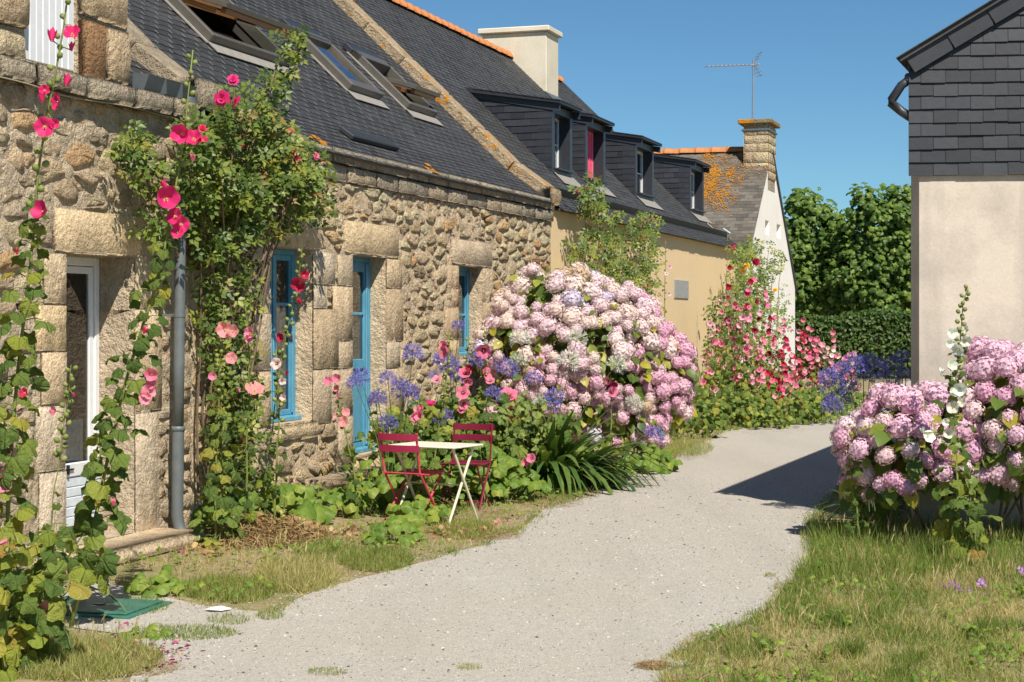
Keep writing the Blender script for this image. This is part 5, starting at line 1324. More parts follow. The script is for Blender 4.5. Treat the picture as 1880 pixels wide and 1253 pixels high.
tree('dark_tree', 'dense dark evergreen tree behind the white gable house', X_(1455, 72), 72, [blob(1450, 480, 1.6, 2.2, 72), blob(1500, 540, 2.2, 1.6, 72), blob(1430, 540, 1.5, 1.6, 72), blob(1560, 520, 2.2, 2.0, 72), blob(1640, 520, 2.4, 2.2, 72), blob(1720, 500, 2.4, 2.4, 72)], 4500, .30, L_hedge, 'trees beyond the lane')
HB = thing('hedge', (X_(1600, 55), 55, 0), 'clipped dark green hedge below the fig trees', 'hedge')
P, Zs, Ys, Ss = [], [], [], []
for i in range(11000):
    x = R.uniform(X_(1455, 55), X_(1800, 55)); f = R.random(); h = 2.0 + .12 * math.sin(x * 1.7) + R.uniform(-.12, .12)
    if f < .62: p = (x, 54.3 + R.uniform(-.12, .25), h * R.random()); z = (rv(.4).x, -.8, .5)
    else: p = (x, R.uniform(54.3, 55.6), h + R.uniform(-.15, .04)); z = (rv(.4).x, -.3, .9)
    P.append(p); Zs.append(z); Ys.append(tuple(rv())); Ss.append(R.uniform(.08, .16))
add_leaves(HB, [mk_mesh('leaf', *OV, L_hedge, tone=[0.0] * 15)], OV, frames(P, np.array(Zs) + NR.normal(0, .35, (len(P), 3)), Ys, np.array(Ss)), L_hedge, 0)
m = MB(); m.box(ident, X_(1455, 55), X_(1800, 55), 54.5, 55.5, 0, 1.85); m.obj('branches', L_bark, HB)

# ------------------------------------------------------------------ the big bushes
BX, BY = X_(1064, 21.2), 21.2
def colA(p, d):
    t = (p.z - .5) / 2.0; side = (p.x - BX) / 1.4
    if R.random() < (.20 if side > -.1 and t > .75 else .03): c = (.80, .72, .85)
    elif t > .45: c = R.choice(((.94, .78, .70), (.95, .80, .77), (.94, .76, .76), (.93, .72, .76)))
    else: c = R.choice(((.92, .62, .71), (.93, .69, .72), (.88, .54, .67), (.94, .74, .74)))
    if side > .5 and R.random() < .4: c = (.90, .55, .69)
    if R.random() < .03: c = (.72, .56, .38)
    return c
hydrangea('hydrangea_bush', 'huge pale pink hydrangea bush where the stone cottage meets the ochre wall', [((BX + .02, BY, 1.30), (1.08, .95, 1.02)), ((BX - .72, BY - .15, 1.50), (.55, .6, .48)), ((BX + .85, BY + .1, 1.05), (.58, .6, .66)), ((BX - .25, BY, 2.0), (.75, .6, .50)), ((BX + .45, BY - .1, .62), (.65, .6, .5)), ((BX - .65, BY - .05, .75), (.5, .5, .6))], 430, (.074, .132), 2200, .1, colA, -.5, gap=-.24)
def colB(p, d): return R.choice(((.89, .57, .70), (.91, .63, .74), (.86, .50, .66), (.94, .74, .78), (.90, .62, .74), (.93, .70, .72)))
hydrangea('hydrangea_bush', 'mauve pink hydrangea bush in front of the off-white wall at the right', [((X_(1672, 14.1), 14.1, .76), (.56, .6, .50)), ((X_(1860, 13.9), 13.9, 1.12), (.50, .55, .50)), ((X_(1775, 14.0), 14.0, .76), (.5, .5, .42)), ((X_(1608, 14.4), 14.4, .50), (.28, .4, .34)), ((X_(1950, 13.8), 13.8, .95), (.7, .6, .6))], 170, (.070, .118), 1500, .1, colB, -.45, leafsize=(.10, .19), gap=-.27)
# climbing roses
def climbing_rose(name, label, blobs, n, canes, roses, base, leafs=(.12, .20), limit=300):
    T = thing(name, base, label, 'climbing rose', 'climbing roses on the house fronts'); P, Zs, Ys, Ss = [], [], [], []
    for (px, py, rx, ry, v0, v1, wgt) in blobs:
        for i in range(int(n * wgt)):
            a = R.uniform(0, 6.283); k = math.sqrt(R.random()); x, y = px + rx * k * math.cos(a), py + ry * k * math.sin(a); v = R.uniform(v0, v1)
            c = onwall(px, py, 0.0); Yc = Ywall(px, (v0 + v1) / 2)
            u, z = wpx(x, y, v); p = W(u, v, z)
            if p.z < .05 or mnoise.noise(p * 3.2) < R.uniform(-.45, -.05): continue
            P.append(tuple(p)); Zs.append(tuple(Vector((.1, -.6, .65)) + rv(.42))); Ys.append(tuple(rv(.7) - Zv * .3 + Vector((.2, -.2, 0)))); Ss.append(R.uniform(*leafs))
    add_leaves(T, ME_ROSE, RL_, frames(P, Zs, Ys, np.array(Ss)), L_rose, limit)
    for c in canes:
        pts = []
        for (px, py, v) in c: u, z = wpx(px, py, v); pts.append(W(u, v, max(z, -.02)))
        m = MB(); k = len(pts); m.tube(pts, [.013 - .009 * i / k for i in range(k)], 5); m.obj('cane', L_cane, T)
    for (px, py, w, col, v) in roses:
        u, z = wpx(px, py, v); p = W(u, v, z); s = w / 2 / F * p.y
        put('rose', R.choice(ME_ROSEF), T, Mobj(p, FACE + rv(.4), rv(), s * 1.1), tuple(min(.95, q * R.uniform(.9, 1.1)) for q in CLR[col]))
    return T
cn = []
for i in range(20):
    b = R.uniform(356, 455); t = R.uniform(350, 560); v0 = R.uniform(.06, .2); ty = R.uniform(230, 420)
    cn.append([(b, 905, v0), (b + R.uniform(-15, 20), 760, v0), (b + (t - b) * .25 + R.uniform(-12, 12), 610, v0 + .05), (b + (t - b) * .6, 470, v0 + .1), (t, ty, v0 + R.uniform(.1, .35))])
cn += [[(440, 330, .3), (480, 220, .35), (505, 130, .36), (532, 62, .36)], [(420, 330, .3), (432, 240, .35), (430, 160, .35)], [(470, 430, .2), (540, 360, .3), (575, 300, .3), (585, 285, .3)], [(330, 480, .2), (300, 400, .25), (262, 320, .25), (236, 240, .22)]]
climbing_rose('climbing_rose', 'old climbing rose with red blooms over the cottage corner beside the downpipe',
    [(440, 290, 105, 95, .12, .5, .25), (520, 300, 75, 70, .1, .4, .16), (400, 390, 80, 80, .1, .4, .17), (500, 385, 95, 50, .08, .32, .11), (370, 260, 55, 60, .15, .5, .06), (455, 205, 50, 42, .2, .5, .05), (510, 150, 22, 38, .3, .42, .022), (530, 85, 22, 34, .3, .42, .022), (480, 215, 25, 30, .3, .42, .012), (245, 260, 30, 40, .15, .3, .03), (275, 325, 38, 36, .15, .3, .03), (300, 390, 40, 50, .12, .3, .03), (570, 340, 32, 55, .12, .4, .035), (412, 520, 56, 90, .06, .3, .08), (422, 690, 46, 130, .05, .30, .10), (422, 830, 46, 80, .05, .3, .05), (372, 440, 18, 60, .08, .2, .015)],
    2350, cn, [(428, 147, 22, 'hot', .5), (408, 181, 30, 'hot', .5), (434, 188, 24, 'hot', .5), (540, 285, 26, 'hot', .4), (545, 296, 18, 'red', .4), (580, 287, 15, 'pink', .4), (548, 298, 14, 'rose', .42), (593, 300, 8, 'rose', .4), (534, 240, 12, 'hot', .4), (468, 213, 11, 'hot', .45), (448, 268, 9, 'red', .4), (384, 480, 10, 'red', .3), (372, 236, 16, 'red', .5)], W(.9, .12, 0))
cn = [[(1065 + i * 22 + R.uniform(-10, 10), 640, .15), (1070 + i * 22, 540, .2), (1078 + i * 24 + R.uniform(-20, 20), 440 + abs(i - 1) * 20, .25), (1082 + i * 27, 350 + i * 22, .3)] for i in range(5)]
climbing_rose('climbing_rose', 'loose rose bush growing up the ochre wall above the hydrangea', [(1085, 480, 45, 60, .1, .5, .25), (1150, 470, 52, 60, .1, .5, .32), (1080, 360, 22, 40, .2, .45, .10), (1105, 400, 30, 36, .15, .4, .10), (1185, 415, 26, 30, .15, .4, .09), (1120, 530, 70, 35, .1, .5, .2), (1195, 490, 20, 50, .1, .4, .06)], 950, cn, [(1060, 352, 8, 'crimson', .3)], W(14.2, .2, 0), (.14, .22))
cn = [[(1345 + i * 14, 770, .5), (1355 + i * 14, 640, .5), (1365 + i * 13, 520, .5), (1375 + i * 12, 450 + abs(2 - i) * 12, .5)] for i in range(6)]
climbing_rose('climbing_rose', 'tall rose with a few yellow blooms at the far end of the ochre house', [(1378, 520, 36, 75, .3, .9, .4), (1388, 600, 42, 60, .3, .9, .3), (1434, 570, 14, 50, .3, .8, .05), (1368, 455, 22, 20, .3, .7, .06), (1418, 480, 16, 34, .3, .7, .05), (1395, 690, 60, 50, .3, 1.0, .2)], 1000, cn, [(1371, 488, 11, 'light_y', .8), (1366, 497, 10, 'light_y', .8), (1423, 533, 10, 'light_y', .8)] if False else [(1371, 488, 12, 'yellow', .8), (1364, 497, 11, 'yellow', .8), (1423, 533, 10, 'yellow', .8), (1388, 481, 16, 'crimson', .8)], W(26.6, .5, 0), (.16, .26)) if CLR.setdefault('yellow', (.85, .45, .03)) else None

# ------------------------------------------------------------------ foreground hollyhocks at the left
hollyhock('hollyhock', 'tallest hot pink hollyhock at the far left, rising past the white shutter', [(38, 1215), (22, 1050), (14, 900), (24, 760), (42, 620), (55, 480), (70, 330), (88, 200), (108, 90), (124, 20), (130, -40)], 9.3,
    [(133, 64, 34, 'hot'), (95, 74, 28, 'hot', 'closed'), (131, 92, 20, 'hot', 'closed'), (121, 156, 26, 'hot', 'closed'), (82, 166, 22, 'hot'), (78, 186, 24, 'hot', 'closed'), (108, 188, 34, 'hot'), (82, 233, 40, 'hot'), (99, 226, 20, 'hot'), (81, 390, 40, 'hot'), (30, 465, 14, 'hot', 'closed'), (33, 568, 16, 'purple', 'closed'), (45, 722, 20, 'red'), (12, 828, 30, 'pink'), (16, 868, 34, 'rose'), (4, 885, 34, 'rose'), (3, 990, 28, 'rose'), (24, 810, 20, 'pink', 'closed')], 96, (.175, .075), (.04, .68), 26, yellow=.10, thick=.014)
hollyhock('hollyhock', 'hot pink hollyhock leaning in front of the downpipe, its leaves across the doorway', [(128, 1175), (150, 1060), (180, 940), (200, 820), (235, 690), (268, 580), (300, 470), (318, 380), (334, 270), (345, 180), (356, 92)], 10.2,
    [(335, 246, 38, 'hot'), (356, 256, 38, 'hot'), (373, 259, 24, 'red'), (354, 295, 18, 'pink', 'closed'), (305, 366, 46, 'hot'), (304, 345, 20, 'hot', 'closed'), (322, 398, 36, 'hot'), (333, 412, 34, 'hot'), (326, 428, 26, 'hot'), (264, 612, 16, 'hot', 'closed'), (279, 688, 26, 'pink'), (279, 704, 24, 'pink'), (272, 722, 30, 'rose'), (267, 732, 26, 'rose'), (208, 928, 17, 'pink', 'closed'), (136, 1005, 16, 'rose', 'closed'), (122, 1055, 13, 'rose', 'closed')], 90, (.175, .07), (.10, .68), 26, yellow=.05, thick=.014)
hollyhock('hollyhock', 'thin young pink hollyhock standing before the dark glass of the white door', [(88, 1010), (100, 900), (112, 820), (122, 750), (132, 670)], 10.9, [(99, 755, 19, 'pink'), (136, 728, 9, 'hot', 'closed')], 7, (.10, .05), (.1, .5), 22, thick=.006)
hollyhock('hollyhock', 'broad leafy hollyhock with yellowing leaves in the lower left corner', [(45, 1220), (62, 1130), (95, 1040), (100, 960)], 9.0, [(85, 1122, 36, 'salmon'), (70, 1128, 20, 'rose', 'closed')], 30, (.16, .12), (.05, 1.0), 2, yellow=.35)
hollyhock('hollyhock', 'short yellow leaved hollyhock at the extreme lower left', [(5, 1260), (8, 1180), (15, 1080), (20, 980)], 8.8, [(2, 992, 26, 'rose')], 24, (.16, .13), (.0, 1.0), 2, yellow=.5)
agapanthus('strap_leaved_plant', 'dark clump of strap leaves behind the lower left hollyhocks', gnd(62, 1120), 46, .55, [], 10.8, cat='plant')
agapanthus('strap_leaved_plant', 'small grey green iris clump beside the foot of the downpipe', onwall(405, 968, .35) * 1.0 - Vector((0, 0, onwall(405, 968, .35).z)), 12, .36, [], 15, cat='plant')

# ------------------------------------------------------------------ hollyhocks along the cottage
Y5 = Ywall(430, .75)
hollyhock('hollyhock', 'pale pink hollyhock against the rose, nearest the downpipe', [(396, 950), (396, 830), (402, 720), (405, 640), (412, 560)], Y5, [(413, 605, 32, 'salmon'), (428, 608, 26, 'salmon'), (425, 658, 24, 'salmon'), (391, 692, 17, 'rose')], 34, (.13, .07), (.0, .75), 20)
hollyhock('hollyhock', 'pale pink hollyhock left of the tall blue window', [(455, 930), (452, 840), (456, 760), (458, 690), (452, 560)], Ywall(455, .7), [(460, 612, 24, 'rose'), (458, 622, 18, 'rose'), (468, 717, 38, 'salmon'), (440, 720, 10, 'rose', 'closed')], 30, (.12, .06), (.0, .7), 20)
hollyhock('hollyhock', 'leafy hollyhock not yet in flower at the foot of the rose', [(408, 975), (408, 900), (408, 830), (410, 770)], Ywall(400, .6), [], 24, (.2, .10), (.0, .9), 8)
hollyhock('hollyhock', 'dark red hollyhock in front of the tall blue window', [(486, 930), (492, 850), (505, 745), (515, 660), (532, 590), (545, 530), (556, 455)], Ywall(505, .65), [(551, 520, 31, 'red', 'light'), (558, 506, 18, 'red', 'light'), (553, 557, 15, 'red', 'closed'), (519, 619, 19, 'red', 'dark'), (534, 621, 8, 'red', 'closed'), (526, 688, 10, 'red', 'closed')], 20, (.12, .06), (.0, .55), 26, thick=.008)
hollyhock('hollyhock', 'whitish hollyhock with dark eyes low before the blue window', [(505, 925), (508, 850), (512, 770), (508, 640)], Ywall(505, .75), [(508, 668, 24, 'blush', 'dark'), (518, 700, 16, 'blush', 'dark'), (521, 730, 14, 'blush', 'plain')], 16, (.12, .06), (.0, .6), 14)
hollyhock('hollyhock', 'salmon pink hollyhock between the window and the blue door', [(655, 905), (645, 840), (630, 780), (618, 720), (612, 690)], Ywall(630, .8), [(603, 700, 18, 'pink', 'light'), (619, 697, 19, 'pink', 'light'), (620, 715, 14, 'pink'), (621, 731, 12, 'pink', 'closed'), (635, 757, 17, 'salmon'), (618, 765, 14, 'salmon'), (631, 775, 23, 'salmon')], 20, (.12, .06), (.0, .5), 14)
Ya = Ywall(740, 1.0)
AG1 = agapanthus('agapanthus', 'blue agapanthus clump with nodding flower heads before the blue door', Vector((X_(720, Ya), Ya, 0)), 70, .62, [(662, 692, 42), (652, 702, 34), (694, 730, 38), (712, 694, 36), (735, 710, 40), (748, 722, 52), (712, 776, 40), (758, 648, 46), (690, 735, 30)], Ya)
Yb = Ywall(860, 1.15)
agapanthus('agapanthus', 'blue agapanthus clump behind the bistro table', Vector((X_(830, Yb), Yb, 0)), 60, .6, [(812, 660, 40), (826, 672, 46), (842, 598, 28), (840, 690, 34), (868, 662, 40), (815, 765, 40), (930, 676, 48), (905, 722, 36), (795, 690, 24)], Yb)
Yc = 19.0
agapanthus('agapanthus', 'arching dark green agapanthus mound with blue and white heads before the hydrangea', Vector((X_(1005, 18.9), 18.9, 0)), 300, 1.0, [(980, 694, 34), (1017, 728, 40), (1012, 745, 36), (1043, 662, 52, (.80, .84, .68)), (955, 620, 42, (.80, .84, .68)), (950, 662, 34, (.80, .84, .68)), (1060, 620, 40, (.80, .84, .68)), (1132, 668, 40, (.80, .84, .68)), (1164, 740, 40, (.80, .84, .68)), (988, 735, 30, (.74, .80, .60))], 19.0, spread=2.0, wide=1.4)
agapanthus('agapanthus', 'lone blue agapanthus flopping toward the lane from the hydrangea', Vector((X_(1120, 19.6), 19.6, 0)), 26, .5, [(1203, 797, 36), (1190, 790, 24)], 19.6)
for (st, fl, lab) in (
    ([(790, 905), (800, 820), (818, 720), (824, 640), (826, 610)], [(822, 646, 30, 'pink'), (816, 634, 16, 'pink'), (802, 698, 22, 'rose'), (815, 668, 14, 'blush')], 'pink hollyhock with dark eyes leaning over the white table'),
    ([(862, 910), (858, 830), (854, 740), (856, 670), (862, 620)], [(850, 722, 28, 'pink'), (853, 686, 26, 'pink'), (858, 700, 20, 'pink'), (852, 742, 24, 'rose'), (848, 752, 16, 'pink'), (862, 678, 14, 'crimson')], 'pink hollyhock rising straight above the white table top'),
    ([(905, 905), (900, 830), (892, 740), (888, 660), (890, 600)], [(888, 643, 31, 'pink'), (892, 688, 30, 'pink'), (880, 660, 16, 'pink'), (900, 700, 20, 'rose')], 'pink hollyhock nearest the hydrangea, behind the empty dark chair'),
    ([(950, 900), (945, 830), (938, 760), (935, 700)], [(934, 726, 36, 'pink'), (922, 740, 24, 'pink'), (940, 740, 26, 'rose'), (952, 735, 16, 'red'), (942, 780, 22, 'red'), (948, 770, 20, 'red'), (930, 795, 18, 'hot'), (896, 765, 18, 'rose')], 'pink and red hollyhock beside the strap leaved mound'),
    ([(768, 890), (768, 830), (766, 770), (770, 735)], [(760, 766, 20, 'pink'), (772, 764, 22, 'pink'), (776, 752, 18, 'pink'), (790, 745, 20, 'magenta'), (766, 752, 14, 'rose')], 'low pink hollyhock left of the white table, among blue flowers')):
    hollyhock('hollyhock', lab, st, Ywall(st[0][0], 1.35), [(a, b, c, d, 'dark') for a, b, c, d in fl], 26, (.13, .06), (.0, .7), 18, small=False, yellow=.16, group='hollyhocks behind the bistro table')
hollyhock('hollyhock', 'small pink hollyhock low in the grass in front of the strap leaved mound', [(975, 905), (973, 870), (972, 845)], 17.4, [(976, 842, 20, 'pink', 'dark'), (964, 848, 16, 'pink', 'dark')], 10, (.10, .07), (.0, .8), 3)
hollyhock('hollyhock', 'deep pink hollyhock poking out of the front of the hydrangea', [(1120, 860), (1122, 790), (1122, 720), (1122, 690)], 19.2, [(1117, 700, 18, 'pink', 'dark'), (1124, 721, 22, 'pink', 'dark'), (1127, 706, 16, 'magenta', 'dark')], 10, (.10, .06), (.0, .6), 6, small=True)

bush('leafy_border', 'mixed yellow green leaves of the hollyhocks behind the bistro table', [(tuple(W(wpx(800, 800, 1.0)[0], 1.0, .55)), (.9, .45, .5)), (tuple(W(wpx(880, 800, 1.1)[0], 1.1, .60)), (1.1, .5, .55)), (tuple(W(wpx(940, 800, 1.3)[0], 1.3, .5)), (.9, .5, .5))], 900, .13, palmate(92, 20, 5, .35), ME_HOLLY, L_holly, 'plants', 0, shell_=.2)
agapanthus('strap_leaved_plant', 'dark strap leaves between the step and the red chair', Vector((X_(690, 17.2), 17.2, 0)), 90, .62, [], 17.2, cat='plant', spread=2.0, wide=1.2)
agapanthus('strap_leaved_plant', 'dark strap leaves seen through the legs of the white table', Vector((X_(800, 17.6), 17.6, 0)), 110, .62, [], 17.6, cat='plant', spread=2.4, wide=1.2)
# ------------------------------------------------------------------ the far crowd
def far(px, top, base, Y, cols, eye, label, cnt=10, lean=0, nl=26, grp='hollyhocks crowded below the white gable', t0=.30):
    return hollyhock('hollyhock', label, [(px - lean, base), (px - lean * .4, (base + top) / 2), (px, top)], Y, [], nl, (.15, .075), (.03, .75), 12, small=True, yellow=.22, group=grp, auto=(t0, .93, cnt, .118, cols, eye), thick=.011)
far(1222, 440, 770, Ywall(1222, .7), ['blush', 'pale'], 'dark', 'tall pale hollyhock standing alone against the ochre wall', 6, 6, 12)
far(1336, 425, 790, Ywall(1330, .8), ['crimson'], 'plain', 'very tall crimson hollyhock reaching the end of the gutter', 8, 10)
far(1326, 520, 792, Ywall(1322, 1.0), ['pink', 'rose', 'pale'], 'dark', 'tall pink hollyhock at the end corner of the ochre wall', 10, 4)
LB = ['shortish pink hollyhock at the left end of the crowd, against the ochre wall', 'pink hollyhock just right of the corner of the ochre wall', 'rosy pink hollyhock left of the yellow rose stems, in the crowd', 'tallest crimson hollyhock among the yellow rose stems', 'crimson hollyhock in front of the white gable, right of the yellow rose', 'pale pink dark eyed hollyhock low in the middle of the crowd', 'crimson and red hollyhock below the left gable window', 'red and crimson hollyhock below the right gable window', 'pink and red hollyhock before the right half of the white gable', 'low red and pink hollyhock at the right edge of the white gable', 'tallest bright red hollyhock, first right of the white gable against the dark hedge', 'all red hollyhock pressed against the right edge of the gable', 'hot red hollyhock second right of the white gable', 'rose pink hollyhock between the red ones and the blush ones', 'blush hollyhock directly right of the rose pink one, against the hedge', 'tallest blush hollyhock at the right end of the crowd', 'shorter blush hollyhock right of the tallest blush one', 'last pale rose hollyhock at the right, beside the blue agapanthus', 'low hot pink hollyhock at the front edge of the crowd', 'low red hollyhock at the front edge of the crowd']
for kk, (px, top, cols, eye, key, b) in enumerate(((1300, 575, ['pink', 'pale'], 'dark', 'pink', 795), (1345, 540, ['pink', 'rose'], 'dark', 'pink', 795), (1362, 535, ['pink', 'rose'], 'dark', 'pink', 797), (1378, 490, ['crimson', 'magenta'], 'plain', 'crimson', 792), (1402, 515, ['crimson'], 'plain', 'crimson', 790), (1392, 600, ['pale', 'pink'], 'dark', 'pink', 792), (1415, 560, ['crimson', 'red'], 'plain', 'crimson', 786), (1428, 590, ['red', 'crimson'], 'plain', 'crimson', 784), (1440, 575, ['pink', 'rose', 'red'], 'light', 'red', 782), (1452, 640, ['red', 'pink', 'pale'], 'light', 'red', 782), (1476, 575, ['red', 'pink', 'rose', 'hot'], 'light', 'red', 775), (1468, 600, ['red', 'crimson', 'pink', 'rose'], 'light', 'red', 775), (1486, 590, ['red', 'pink', 'rose', 'pale'], 'light', 'red', 772), (1500, 615, ['pink', 'rose'], 'light', 'pale', 774), (1512, 620, ['pale', 'blush'], 'light', 'pale', 772), (1528, 600, ['pale', 'blush'], 'light', 'pale', 774), (1541, 640, ['pale', 'blush'], 'light', 'pale', 774), (1558, 640, ['pale', 'rose'], 'light', 'pale', 772), (1436, 690, ['hot', 'pink'], 'light', 'pink', 792), (1425, 700, ['red', 'hot'], 'light', 'red', 794))):
    Yx = min(F * CH / (b - 14 - HY), 33.5); far(px, top, HY + F * CH / Yx, Yx, cols + ['pale', 'pink'], eye, LB[kk], 17, R.uniform(-12, 12))
far(1462, 740, 775, 31.5, ['crimson'], 'plain', 'low dark crimson hollyhock fallen at the edge of the lane', 5, 6, 10, None, .3)
bush('flowering_shrub', 'airy shrub with small leaves between the hydrangea and the ochre wall', [(tuple(W(20.6, 1.0, 1.1)), (.7, .6, .75)), (tuple(W(21.6, 1.2, .6)), (.9, .7, .6)), (tuple(W(20.6, .8, 2.0)), (.45, .4, .4))], 1700, .085, OV, [mk_mesh('leaf', *OV, L_rose, tone=[0.0] * 15)], L_rose, 'shrub', 14)
bush('leafy_border', 'low yellow green leafy border under the far hollyhocks', [(tuple(gnd(1330, 792) + Vector((.1, .9, .25))), (1.3, .8, .36)), (tuple(gnd(1420, 785) + Vector((.2, 1.2, .28))), (1.4, .9, .38)), (tuple(gnd(1500, 776) + Vector((.2, 1.2, .25))), (1.3, .9, .34))], 1500, .12, palmate(90, 12, 5, .35), ME_HOLLYS, L_holly, 'plants', 0)
bush('leafy_border', 'green leafy plants at the foot of the ochre wall right of the hydrangea', [(tuple(gnd(1255, 812) + Vector((-.1, 1.0, .30))), (1.0, .8, .40)), (tuple(gnd(1225, 812) + Vector((-.5, 2.6, .4))), (1.2, 1.0, .55)), (tuple(W(20.5, 1.0, .5)), (.9, .6, .5))], 1100, .12, palmate(91, 12, 5, .35), ME_HOLLYS, L_holly, 'plants', 0)
# right side
Yr = 15.9
agapanthus('agapanthus', 'sunlit blue agapanthus leaning over the lane at the right', Vector((X_(1600, 15.6), 15.6, 0)), 40, .6, [(1527, 700, 52), (1540, 735, 54), (1528, 745, 44), (1520, 690, 38), (1570, 668, 50), (1598, 670, 54), (1585, 690, 44), (1560, 712, 42), (1545, 680, 40)], Yr)
agapanthus('agapanthus', 'shaded dark blue agapanthus close to the corner of the slate hung house', Vector((X_(1655, 16.8), 16.8, 0)), 40, .6, [(1640, 670, 42), (1662, 690, 40), (1655, 655, 34), (1615, 745, 46), (1595, 770, 44), (1640, 712, 40), (1570, 770, 34), (1660, 720, 30), (1625, 690, 36)], 16.8)
hollyhock('hollyhock', 'white hollyhock in front of the mauve hydrangea at the right', [(1762, 985), (1758, 900), (1752, 800), (1752, 720), (1762, 640), (1765, 570), (1778, 525)], 13.0,
    [(1748, 612, 22, 'white'), (1772, 626, 24, 'white'), (1760, 642, 26, 'white'), (1742, 632, 16, 'white'), (1776, 606, 16, 'white'), (1745, 672, 22, 'white'), (1729, 690, 18, 'white', 'closed'), (1762, 714, 27, 'white'), (1752, 722, 20, 'white'), (1750, 748, 26, 'white'), (1766, 740, 18, 'white'), (1741, 795, 22, 'white'), (1736, 775, 16, 'white'), (1704, 802, 26, 'white'), (1695, 795, 16, 'white', 'closed'), (1725, 815, 14, 'white', 'closed')], 46, (.15, .06), (.05, .8), 34, yellow=.14)
hollyhock('hollyhock', 'leafy young hollyhock at the lane edge under the mauve hydrangea', [(1578, 985), (1572, 930), (1562, 870), (1556, 790)], 13.9, [], 16, (.11, .05), (.0, .6), 6)
hollyhock('hollyhock', 'leafy hollyhock stem low in front of the dark gap under the hydrangea', [(1790, 1005), (1785, 940), (1778, 880)], 12.9, [], 14, (.16, .12), (.0, .9), 3, yellow=.45)
# mallows and low plants
mallow('mallow', 'round leaved mallow growing alone in the gravel near the green cover', gnd(288, 1092), .17, 20, 0.101, .15, 'mallows in the grass')
mallow('mallow', 'bright round leaved mallow in the grass in front of the red chair', gnd(722, 998), .22, 26, 0.117, .22, 'mallows in the grass')
mallow('mallow', 'spreading mallow at the left end of the long granite step', gnd(585, 948), .42, 58, 0.125, .28, 'mallows in the grass')
mallow('mallow', 'mallow around the feet of the white table', gnd(765, 962), .30, 35, 0.117, .25, 'mallows in the grass')
mallow('mallow', 'dense green mallow at the lane edge under the big hydrangea', gnd(1190, 868), .36, 58, 0.133, .32, 'mallows in the grass')
mallow('mallow', 'low mallow with yellow flowers on the gravel at the lower left', gnd(262, 1172), .14, 12, 0.078, .06, 'mallows in the grass')
mallow('mallow', 'mallow with big leaves at the foot of the climbing rose', gnd(435, 975), .36, 35, 0.172, .36, 'mallows in the grass')
mallow('mallow', 'yellowish mallow just left of the red chair', Vector((X_(700, 16.4), 16.4, 0)), .42, 49, 0.140, .5, 'mallows in the grass')
mallow('mallow', 'mallow behind the legs of the dark red chair', Vector((X_(890, 17.3), 17.3, 0)), .5, 64, 0.133, .6, 'mallows in the grass')
mallow('mallow', 'tall mallow behind the table top', Vector((X_(800, 17.0), 17.0, 0)), .5, 67, 0.125, .6, 'mallows in the grass')
mallow('mallow', 'mallow on the lane side of the hollyhocks by the strap leaves', Vector((X_(930, 17.5), 17.5, 0)), .4, 52, 0.117, .42, 'mallows in the grass')
for (px, py, n) in ((505, 968, 30),): mallow('mallow', 'broad mallow leaves before the window between rose and step', gnd(px, py), .4, n, .19, .42, 'mallows in the grass')
# purple flowers in the lawn
def sprig(name, label, pts, Y, col):
    T = thing(name, (X_(pts[0][0], Y), Y, 0), label, 'wild flower', 'purple wild flowers in the lawn')
    for px, py in pts:
        p = at(px, py, Y + R.uniform(-.1, .1)); m = MB(); b = Vector((p.x + R.uniform(-.08, .08), p.y + .05, 0)); m.tube([b, b.lerp(p, .6) + rv(.01), p], [.004, .003, .002], 4); m.obj('stem', L_stem, T)
        Ms = frames([tuple(p + rv(.016)) for i in range(14)], [tuple(FACE + rv(.6)) for i in range(14)], [tuple(rv()) for i in range(14)], .023); o = scatter('florets', FLO_V, FLO_F, Ms, NR.random(14), P_floret, T, FLO_R); o.color = (*col, 1)
sprig('purple_wildflower', 'mauve wild flower cluster in the right hand lawn', [(1722, 1080), (1740, 1085), (1752, 1090), (1765, 1092), (1748, 1078), (1758, 1105), (1764, 1112), (1772, 1096), (1745, 1092), (1760, 1084), (1770, 1104), (1752, 1099), (1735, 1078), (1776, 1090)], 11.6, (.50, .22, .62))
sprig('purple_wildflower', 'sparser mauve wild flowers further right among barley heads', [(1800, 1075), (1805, 1100), (1815, 1108), (1798, 1118), (1842, 1105), (1844, 1118), (1878, 1045)], 11.5, (.50, .24, .60))

